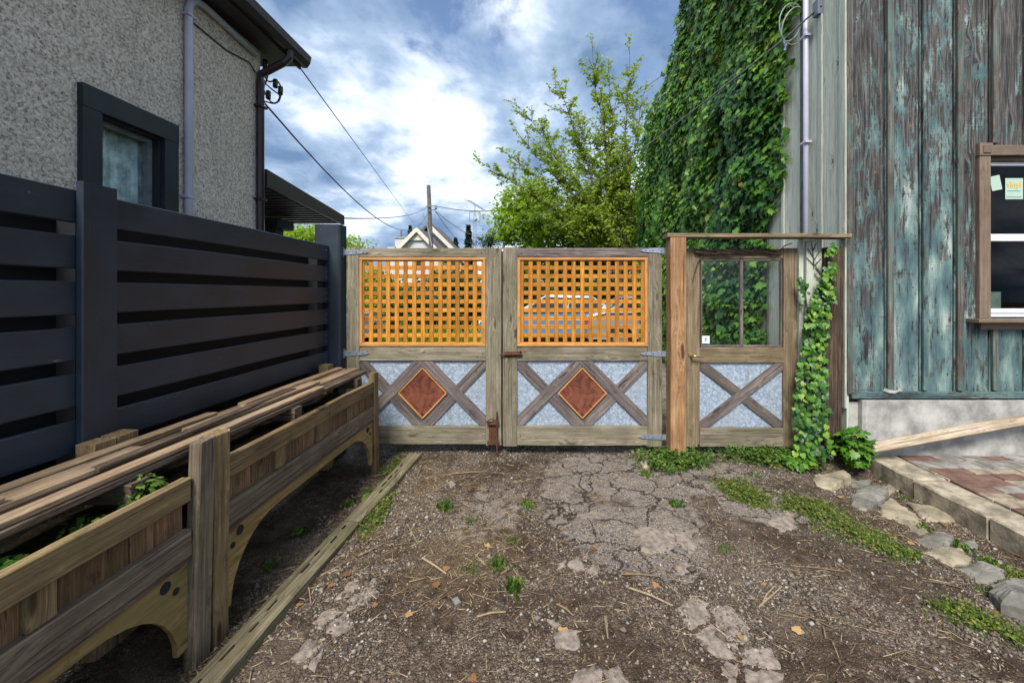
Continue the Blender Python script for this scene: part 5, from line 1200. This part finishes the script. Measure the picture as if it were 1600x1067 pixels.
# ------------------------------------------------------------------ parked cars beyond the gate
def car(label, loc, rz, paint, sz=1.0):
    t = thing('parked_car', label, 'car', loc, 'cars parked beyond the gate'); Mx = Matrix.Translation(loc) @ Matrix.Rotation(rz, 4, 'Z') @ Matrix.Scale(sz, 4)
    def part(mb, nm, mat, par):
        me = bpy.data.meshes.new(nm); me.from_pydata(mb.v, [], mb.f); bm = bmesh.new(); bm.from_mesh(me); bmesh.ops.recalc_face_normals(bm, faces=bm.faces); bm.to_mesh(me); bm.free()
        return mobj(nm, me, mat, par, Mx)
    def arch(cx): return [(cx + .37 * math.cos(a), .30 + .37 * math.sin(a)) for a in np.linspace(0, math.pi, 9)]
    prof = [(-2.2, .32), (-2.22, .62), (-2.15, .88), (-1.7, .98), (.95, .96), (1.75, .86), (2.15, .68), (2.2, .5), (2.15, .30)] + arch(1.35) + arch(-1.35)
    secs = [(-.84, .96), (-.88, 1), (.88, 1), (.84, .96)]; mb = MB(); n = len(prof); v = []
    for y_, k in secs: v += [(x * (k if k < 1 else 1), y_, .62 + (z_ - .62) * (k if k < 1 else 1)) for x, z_ in prof]
    mb.add(v, [tuple(range(n))[::-1], tuple(range(3*n, 4*n))] + [(r_*n + i, r_*n + (i+1) % n, (r_+1)*n + (i+1) % n, (r_+1)*n + i) for r_ in range(3) for i in range(n)])
    body = part(mb, 'body', paint, t)
    cab = [(-1.75, .97, .80), (-1.05, 1.42, .62), (.25, 1.46, .62), (1.15, .95, .80)]
    cv = [(x, -y_, z_) for x, z_, y_ in cab] + [(x, y_, z_) for x, z_, y_ in cab]
    part(MB().add(cv, [(0, 1, 2, 3), (4, 7, 6, 5), (0, 4, 5, 1), (1, 5, 6, 2), (2, 6, 7, 3), (3, 7, 4, 0)]), 'roof', paint, t)
    def lerp(a, b, k): return tuple(a[i] + (b[i] - a[i]) * k for i in range(3))
    for sgn in (0, 4):
        q = [cv[sgn + i] for i in range(4)]; o_ = -.012 if sgn == 0 else .012
        for (u0, u1) in ((.07, .47), (.51, .93)):
            bl, br = lerp(q[0], q[3], u0), lerp(q[0], q[3], u1); tl, tr = lerp(q[1], q[2], max(0, (u0 - .05))), lerp(q[1], q[2], min(1, u1 + .04))
            pg = [lerp(bl, tl, .12), lerp(br, tr, .12), lerp(br, tr, .86), lerp(bl, tl, .86)]
            part(MB().add([(x, y_ + o_, z_) for x, y_, z_ in pg] + [(x, y_ + o_ * .2, z_) for x, y_, z_ in pg], [(0, 1, 2, 3), (7, 6, 5, 4), (0, 4, 5, 1), (1, 5, 6, 2), (2, 6, 7, 3), (3, 7, 4, 0)]), 'side_window', M['carglass'], t)
    for (i, j, nm, o_) in ((3, 2, 'windscreen', .02), (0, 1, 'rear_window', -.02)):
        a, b, c, d_ = cv[i], cv[i + 4], cv[j + 4], cv[j]
        pg = [lerp(lerp(a, b, .08), lerp(d_, c, .08), .1), lerp(lerp(a, b, .92), lerp(d_, c, .92), .1), lerp(lerp(a, b, .92), lerp(d_, c, .92), .88), lerp(lerp(a, b, .08), lerp(d_, c, .08), .88)]
        part(MB().add([(x + o_, y_, z_ + .01) for x, y_, z_ in pg] + [(x, y_, z_) for x, y_, z_ in pg], [(0, 1, 2, 3), (7, 6, 5, 4), (0, 4, 5, 1), (1, 5, 6, 2), (2, 6, 7, 3), (3, 7, 4, 0)]), nm, M['carglass'], t)
    for x in (-1.35, 1.35):
        for s_ in (-1, 1):
            wh = part(MB().tube([(x, s_ * .66, .30), (x, s_ * .68, .30), (x, s_ * .85, .30), (x, s_ * .87, .30)], [.26, .30, .30, .27], 20), 'wheel', M['tyre'], t)
            part(MB().tube([(x, s_ * .868, .30), (x, s_ * .880, .30)], [.19, .15], 16), 'rim', M['rim'], wh)
    for s_ in (-1, 1):
        part(MB().box((2.06, s_ * .68 - .15, .62), (2.20, s_ * .68 + .15, .74)), 'headlight', M['lamp'], t); part(MB().box((-2.235, s_ * .70 - .14, .68), (-2.12, s_ * .70 + .14, .84)), 'tail_light', M['redlamp'], t)
    return t
car('white parked car seen in the gap beside the fence end post', (Q(505, 0, 10.4).x, 10.4, 0), R(96), M['car_white'])
car('red parked car low behind the fence end post', (Q(500, 0, 6.9).x - .75, 7.6, -.25), R(100), M['car_red'], .8)
car('blue parked car behind the left side of the right lattice', (Q(868, 0, 12.5).x, 12.5, 0), R(178), M['car_blue'])
car('silver parked car behind the right side of the right lattice', (Q(985, 0, 11.2).x + .9, 11.6, 0), R(4), M['car_silver'])
for k, (px, dep) in enumerate(((560, 22), (610, 23), (700, 21.5), (760, 22), (830, 23), (905, 22.5), (985, 22), (1045, 23))):
    x = (px - VX) * dep / F; zt = 2.0 + .5 * (k % 3) * (.4 if 600 < px < 700 else 1)
    bushy('hedge_bush', 'dark hedge bush far beyond the gate, %s of eight from the left' % ('first', 'second', 'third', 'fourth', 'fifth', 'sixth', 'seventh', 'last')[k], 'bush', (x, dep, -.01), [((x, dep, zt * .5), (1.5, .8, zt * .5)), ((x, dep - .3, .5), (1.6, .8, .5))], 4500, .22, M['bush'], 150 + k, .05, 'q', .3, 'hedge bushes far beyond the gate')
for k, px in enumerate((640, 662, 684, 712, 738)): grass_tuft('long pale grass clump behind the left lattice, %s from its hinges' % ('first', 'second', 'third', 'fourth', 'fifth')[k], tuple(Vector((Q(px, 0, 6.3).x, 6.3, 0))), 130, .95, .12, 101 + 2 * k, M['maple'], 'grass clumps beyond the gate')
bp = thing('brick_pier', 'red brick pier seen low through the garden door glass', 'pier', (Q(1102, 0, 9.4).x, 9.4, 0)); bm_ = {}
brk = plain('brick', (.30, .12, .075), .85, 0, 20, .3, .5)
for r_ in range(20):
    for k in range(2):
        x = Q(1094, 0, 9.4).x + k * .225 + (.05 if r_ % 2 else 0); MB().box((x, 9.4, r_ * .075), (x + .215, 9.6, r_ * .075 + .065)).build('brick', brk, bp)
MB().box((Q(1094, 0, 9.4).x + .06, 9.42, 0), (Q(1094, 0, 9.4).x + .43, 9.58, 1.49)).build('mortar_core', M['concrete'], bp)
# ------------------------------------------------------------------ stones beside the patio
ST = [([(1268, 742), (1290, 728), (1322, 742), (1330, 758), (1300, 768), (1276, 760)], .07, 'stone', 'brown tilted flagstone at the ivy foot'), ([(1316, 742), (1330, 735), (1362, 752), (1356, 766), (1330, 762)], .03, 'stoneg', 'grey flat stone at the patio corner'),
      ([(1330, 776), (1352, 768), (1388, 770), (1382, 786), (1352, 800), (1332, 792)], .075, 'stoneg', 'mossy brown block above the cream flagstone'), ([(1374, 792), (1392, 784), (1418, 800), (1452, 832), (1440, 838), (1400, 814), (1378, 808)], .03, 'stone', 'long cream flagstone pointing toward the camera'),
      ([(1420, 790), (1452, 794), (1500, 808), (1486, 818), (1446, 816)], .045, 'stone', 'pale flagstone nearest the patio kerb'), ([(1428, 842), (1460, 836), (1488, 840), (1488, 858), (1450, 858)], .03, 'stoneg', 'small grey square stone in the border row'),
      ([(1436, 862), (1470, 858), (1505, 866), (1515, 884), (1490, 886)], .04, 'stone', 'pale wedge shaped stone in the border row'), ([(1496, 888), (1530, 882), (1570, 900), (1574, 914), (1530, 912)], .045, 'stoneg', 'long grey stone near the right edge of the border row'),
      ([(1548, 926), (1575, 916), (1640, 930), (1650, 990), (1610, 975), (1560, 955)], .10, 'stoneg', 'large rounded stone nearest the camera at the right edge'), ([(1372, 765), (1388, 758), (1402, 764), (1392, 774)], .03, 'stone', 'small pale stone beside the patio kerb'), ([(1000, 725), (1008, 718), (1020, 722), (1018, 731), (1006, 732)], .05, 'stone', 'fist sized brown rock in the weeds beside the gate post'),
      ([(1500, 850), (1520, 846), (1530, 858), (1512, 864)], .03, 'stoneg', 'small grey stone between the border row and the kerb'), ([(696, 757), (706, 752), (714, 757), (706, 764)], .03, 'stoneg', 'small dark rock in the straw before the left gate leaf'), ([(704, 940), (714, 934), (720, 942), (710, 948)], .025, 'stoneg', 'dark pebble sized stone left of centre on the gravel'), ([(978, 722), (988, 718), (994, 724), (984, 729)], .02, 'stoneg', 'small grey stone at the weed edge by the gate')]
for i, (pl, hgt, mt, lab) in enumerate(ST):
    pts = [G(*p) for p in pl]; zc = sum(p.z for p in pts) / len(pts); c = sum((Vector((p.x, p.y)) for p in pts), Vector((0, 0))) / len(pts)
    o = slab('stone', pts, zc - .08, zc + hgt * .55, M[mt], None, .007, .022, 40 + i, hgt * .12 if i not in (8, 10) else .03, min(.018, hgt * .35), .02); tag(o, lab, 'stone', 'stones of the border')
    if i in (0, 8): o.rotation_euler = (R(-7), R(-6 if i == 0 else 5), 0)

# ------------------------------------------------------------------ moss, weeds
ML = ['moss patch in the middle of the right track', 'moss patch nearest the tilted flagstone', 'broad moss patch beside the flagstones', 'moss patch at the end of the green band', 'weeds and moss round the foot of the gate post', 'leafy ground cover along the foot of the garden door', 'moss patch beside the largest border stone', 'thin moss patch near the bottom right', 'yellowish moss patch beside the edging timber', 'moss patch near the far end of the edging timber', 'moss patch at the right edge by the grey stone']
for i, (c, rx, ry, rot) in enumerate(MOSS):
    rd = np.random.default_rng(200 + i); n = int(9000 * rx * ry * 4.2) + 250; u = rd.normal(0, .55, (n, 2)); ca_, sa_ = math.cos(rot), math.sin(rot)
    keep = [j for j in range(n) if noise.noise((u[j, 0] * 2.3 + i, u[j, 1] * 2.3, 1)) + .5 * noise.noise((u[j, 0] * 7 + i, u[j, 1] * 7, 4)) > -.12 + .25 * np.hypot(*u[j]) - .25 and np.hypot(*u[j]) < 1.7]; u = u[keep]; n = len(u)
    X = c[0] + u[:, 0] * rx * ca_ - u[:, 1] * ry * sa_; Y = c[1] + u[:, 0] * rx * sa_ + u[:, 1] * ry * ca_
    P = np.array([(x, y, gh(x, y) + .002 + rd.random() * (.03 if i not in (4, 5) else .10)) for x, y in zip(X, Y)])
    nr = rd.normal(0, .5, (n, 3)) + np.array([0, -.1, 1]); tip = rd.normal(0, 1, (n, 3)) + np.array([0, 0, .35])
    big = .017 if i not in (4, 5) else .032
    me = scatter('moss', LEAF_V, LEAF_T, P - np.array([c[0], c[1], 0]), basis_from(nr, tip), rd.uniform(.6, 1.4, n) * big)
    o = mobj('ground_cover' if i in (4, 5) else 'moss_patch', me, M['weed'] if i in (4, 5) else M['mossleaf'], None, Matrix.Translation((c[0], c[1], 0))); tag(o, ML[i], 'moss' if i not in (4, 5) else 'ground cover', None, 'stuff')
leaf_clump('weed', 'leafy weed in the near planter beside the paired posts', 'weed', (-1.535, 1.57, .64), 330, .07, .17, .024, M['weed'], 'ivy', 'weeds in the planters', 8, 1)
leaf_clump('weed', 'second leafy weed in the near planter under the dark plank', 'weed', (-1.57, 1.40, .64), 150, .06, .10, .022, M['weed'], 'ivy', 'weeds in the planters', 6, 2)
leaf_clump('weed', 'dark leafy weed at the left edge of the near planter', 'weed', (-1.58, 1.17, .64), 260, .08, .09, .024, M['ivy'], 'ivy', 'weeds in the planters', 6, 3)
leaf_clump('shrub', 'young ivy shrub at the barn foundation corner', 'shrub', tuple(Q(1335, 705, 3.62))[:2] + (-.03,), 240, .13, .34, .075, M['ivy_new'], 'ivy', None, 8, 4)
leaf_clump('weed', 'broad leafed weeds under the ivy by the door corner', 'weed', tuple(G(1240, 722)), 170, .17, .10, .06, M['ivy_new'], 'ivy', None, 5, 5)
leaf_clump('weed', 'clump of small weeds right of the gate post foot', 'weed', tuple(G(1085, 728)), 220, .12, .12, .03, M['weed'], 'leaf', None, 5, 6)
leaf_clump('weed', 'dense clump of small weeds left of the gate post foot', 'weed', tuple(G(1040, 730)), 420, .19, .13, .032, M['weed'], 'leaf', None, 6, 7)
leaf_clump('weed', 'pair of rounded leaves on the ground by the edging timber', 'weed', tuple(G(575, 778)), 16, .04, .06, .05, M['weed'], 'ivy', None, 3, 8)
leaf_clump('weed', 'small leafy weed under the far planter', 'weed', tuple(G(470, 835)), 14, .045, .06, .05, M['weed'], 'ivy', None, 3, 9)
leaf_clump('weed', 'tiny leafy weed beside the paired planter posts', 'weed', tuple(G(425, 885)), 10, .03, .05, .045, M['weed'], 'ivy', None, 2, 10)
TF = [(695, 795, 'tuft of green weed before the left gate leaf'), (735, 815, 'low weed tuft just left of centre'), (825, 790, 'low weed tuft below the gate meeting line'), (800, 845, 'single small green weed near the middle'), (803, 920, 'green weed in the centre foreground'), (735, 890, 'weed tuft left of the central gravel'), (780, 885, 'small sprig beside a dry stalk in the centre'), (1135, 858, 'dark weed tuft on the right track'), (1056, 790, 'little weed on the old asphalt'), (600, 735, 'weed sprig at the far planter post'), (820, 697, 'weed sprig under the right gate leaf'), (700, 785, 'weed sprig by the dark rock'), (545, 790, 'weed tuft on the edging timber'), (425, 880, 'weed sprig under the near planter arch'), (1500, 855, 'weed tuft among the border stones'), (1530, 970, 'grass tuft at the bottom right'), (1300, 752, 'green sprig between the flagstones'), (1412, 778, 'straggly weed beside the kerb above the long flagstone'), (1440, 826, 'straggly weed at the tip of the long cream flagstone'), (1470, 852, 'straggly weed between the small grey square stone and the wedge stone'), (1545, 880, 'straggly weed above the long grey border stone'), (1360, 782, 'straggly weed by the mossy brown block'), (1425, 868, 'straggly weed on the driveway side of the wedge stone'), (1535, 925, 'straggly weed beside the large rounded stone'), (1392, 752, 'straggly weed at the kerb corner'), (630, 700, 'weed sprig where the edging timber meets the gate'), (590, 790, 'grass tuft on the driveway side of the edging timber'), (1180, 745, 'grass tuft before the garden door'), (1010, 742, 'grass tuft before the gate post weeds')]
for k, (px, py, lab) in enumerate(TF): grass_tuft(lab, tuple(G(px, py)), 70, .032 if k not in (0, 4) else .045, .028, 300 + k)

# ------------------------------------------------------------------ gravel, straw, dry leaves, sticks
OCT = np.array([(1, 0.15, -.1), (.1, 1, .12), (-1, -.1, .1), (-.15, -1, -.1), (.2, .1, .75), (0, 0, -.6)]); OT = [(0, 1, 4), (1, 2, 4), (2, 3, 4), (3, 0, 4), (1, 0, 5), (2, 1, 5), (3, 2, 5), (0, 3, 5)]
def ground_pts(n, rd, x0, x1, y0, y1, dens):
    out_ = []
    while len(out_) < n:
        y = y0 + (y1 - y0) * rd.random() ** 1.25; x = rd.uniform(x0, x1)
        if rd.random() < dens(x, y): out_.append((x, y, gh(x, y)))
    return np.array(out_)
rdg = random.Random(9)
P = ground_pts(75000, rdg, -1.5, 2.95, 1.35, 4.1, lambda x, y: (1.0 if gmask(x, y)[0] < .35 else .22) * (.10 + .90 * sstep(-.1, .35, noise.noise((x * 1.6, y * 1.6, 8)) + .6 * noise.noise((x * 6, y * 6, 2)))))
n = len(P); s_ = rng.lognormal(math.log(.0040), .55, n)
o = mobj('gravel', scatter('gravel', OCT, OT, P + np.array([0, 0, 1]) * (s_ * .25)[:, None], rotmats(rng.uniform(0, 6.28, n), rng.normal(0, .3, n), rng.normal(0, .3, n)), np.stack([s_, s_ * rng.uniform(.6, 1, n), s_ * rng.uniform(.5, .9, n)], -1)), M['gravel']); tag(o, 'loose small gravel scattered over the dirt', 'gravel', None, 'stuff')
P = ground_pts(150, rdg, -1.1, 2.8, 1.45, 3.9, lambda x, y: 1); n = len(P); s_ = rng.uniform(.010, .02, n)
o = mobj('pebbles', scatter('pebbles', OCT, OT, P, rotmats(rng.uniform(0, 6.28, n), rng.normal(0, .3, n), rng.normal(0, .3, n)), np.stack([s_, s_ * .8, s_ * .6], -1)), M['gravel']); tag(o, 'larger pale pebbles among the gravel', 'pebbles', None, 'stuff')
SV = [(-.5, -.5, 0), (-.5, .5, 0), (-.5, 0, .8), (.5, -.4, .1), (.5, .4, .1), (.5, 0, .8)]; ST_ = [(0, 2, 1), (3, 4, 5), (0, 3, 5), (0, 5, 2), (1, 2, 5), (1, 5, 4), (0, 1, 4), (0, 4, 3)]
GZ = {k: tuple(G(*k)[:2]) for k in ((640, 790), (740, 850), (1480, 830), (470, 880), (720, 740), (1480, 790), (620, 800), (1540, 900))}
sden = lambda x, y: .22 + .78 * max(blob(x, y, GZ[640, 790], .7, 1.0), blob(x, y, GZ[740, 850], .6, .6), .7 * blob(x, y, GZ[1480, 830], .6, .7), .8 * blob(x, y, GZ[470, 880], .3, 1.0), .6 * blob(x, y, GZ[720, 740], .6, .3))
P = ground_pts(4200, rdg, -1.45, 2.9, 1.4, 3.9, sden); n = len(P); L = rng.lognormal(math.log(.045), .6, n)
o = mobj('straw', scatter('straw', SV, ST_, P + np.array([0, 0, .003]), rotmats(rng.uniform(0, 6.28, n), rng.normal(0, .10, n), rng.normal(0, .5, n)), np.stack([np.clip(L, .012, .22), rng.uniform(.0022, .0052, n), rng.uniform(.0015, .004, n)], -1)), M['straw']); tag(o, 'dry straw and stalk litter strewn over the ground', 'straw', None, 'stuff')
P = ground_pts(1100, rdg, -1.45, 2.9, 1.4, 3.9, lambda x, y: .15 + .85 * max(blob(x, y, GZ[1480, 790], .5, .6), blob(x, y, GZ[620, 800], .4, .8), .6 * blob(x, y, GZ[1540, 900], .4, .4))); n = len(P)
o = mobj('leaf_litter', scatter('leaf_litter', QL_V, QL_T, P + np.array([0, 0, .004]), rotmats(rng.uniform(0, 6.28, n), rng.normal(0, .4, n), rng.normal(0, .4, n)), rng.uniform(.008, .022, n)), M['litter']); tag(o, 'crumbled brown leaf litter among the gravel', 'leaf litter', None, 'stuff')
lv = []
for k in range(3):
    v = [(x * 1.1, y, z_ + .10 * (x * x * 3) + (.16 * (y - .4) ** 2 if k else .05 * y)) for x, y, z_ in IVY_V]; me = np_mesh('dry_leaf', np.array(v), np.array(IVY_T)); me.materials.append(M['dryleaf']); lv.append(me)
LEAFP = ([(588, 944), (545, 898), (510, 870), (440, 935), (605, 760), (660, 798), (700, 892), (678, 918), (640, 965), (1197, 915), (1243, 990), (1160, 1000), (1355, 760), (1345, 775), (1415, 860), (1425, 852), (1590, 870), (1480, 824), (1310, 778), (1395, 770), (1440, 750), (1560, 960), (760, 852), (930, 858), (1020, 915), (880, 983), (735, 1060), (385, 975), (505, 862), (470, 945), (1290, 735), (1330, 720), (1500, 790), (1370, 740), (520, 915), (1060, 890)])
def leaf_zone(px, py):
    if px < 620: return 'beside the edging timber and cracked asphalt'
    if px < 960: return 'on the gravel in the middle'
    if px < 1270: return 'on the right track'
    return 'among the border stones and moss'
ORD = ['first', 'second', 'third', 'fourth', 'fifth', 'sixth', 'seventh', 'eighth', 'ninth', 'tenth', 'eleventh', 'twelfth', 'thirteenth', 'fourteenth', 'fifteenth', 'sixteenth']; cnt_ = {}
for k, (px, py) in enumerate(sorted(LEAFP)):
    zn_ = leaf_zone(px, py); cnt_[zn_] = cnt_.get(zn_, -1) + 1
    p = G(px, py); s = rdg.uniform(.028, .045); Mx = Matrix.Translation(p + Vector((0, 0, .008))) @ Matrix.Rotation(rdg.uniform(0, 6.28), 4, 'Z') @ Matrix.Rotation(rdg.uniform(-.3, .3), 4, 'X') @ Matrix.Diagonal((s, s, s, 1))
    tag(mobj('dry_leaf', lv[k % 3], None, None, Mx), 'dry curled leaf %s, %s from the left' % (zn_, ORD[cnt_[zn_]]), 'leaf', 'fallen dry leaves')
SK = [((880, 700), (870, 702), 'x'), ((672, 770), (735, 745), 'short stalk left of the drop bolt'), ((660, 725), (650, 750), 'pale stalk near the edging timber end'), ((808, 893), (822, 920), 'dry stalk standing out in the centre'), ((660, 873), (697, 898), 'brown twig left of centre'), ((984, 920), (1050, 948), 'long pale stalk right of centre'), ((870, 945), (896, 964), 'dark twig in the centre foreground'), ((1185, 950), (1222, 918), 'split pale stick on the right track'), ((1190, 948), (1210, 918), 'second pale stick lying beside the split stick'), ((1230, 955), (1305, 985), 'long thin twig at the bottom right'), ((1235, 885), (1320, 895), 'thin brown twig across the right track'), ((1440, 908), (1510, 922), 'pale twig below the border stones'), ((1450, 868), (1495, 900), 'pale stalk lying across the border stones'), ((970, 898), (1030, 902), 'straight stalk beside the old asphalt'), ((636, 820), (652, 850), 'orange stalk by the edging timber'), ((472, 905), (486, 945), 'short orange stalk near the cracked asphalt'), ((745, 965), (790, 958), 'pale straight stalk in the left foreground'), ((832, 958), (836, 978), 'short green stub in the centre foreground'), ((1286, 980), (1290, 1000), 'yellow stub at the bottom right'), ((700, 742), (760, 738), 'stalk lying before the left gate leaf'), ((560, 870), (600, 850), 'curved stalk beside the edging timber'), ((945, 965), (950, 1000), 'upright pale stalk in the right foreground')]
for k, (a, b, lab) in enumerate(SK[1:]):
    p, q = G(*a), G(*b); m_ = (p + q) / 2 + Vector((rdg.uniform(-.01, .01), rdg.uniform(-.01, .01), .012)); r_ = rdg.uniform(.0028, .005)
    tag(MB().tube([p + Vector((0, 0, .006)), m_, q + Vector((0, 0, .008))], [r_, r_, r_ * .7], 6).build('stick', M['stick'] if k % 3 else M['straw'], None), lab, 'stick', 'sticks and stalks on the ground')
p = G(413, 978); tag(MB().prism([(p.x - .012, p.y - .02), (p.x + .008, p.y - .026), (p.x + .018, p.y + .022), (p.x - .002, p.y + .026)], p.z + .006, p.z + .009).build('paper_scrap', M['whitevinyl'], None), 'small white paper scrap beside the edging timber', 'paper')
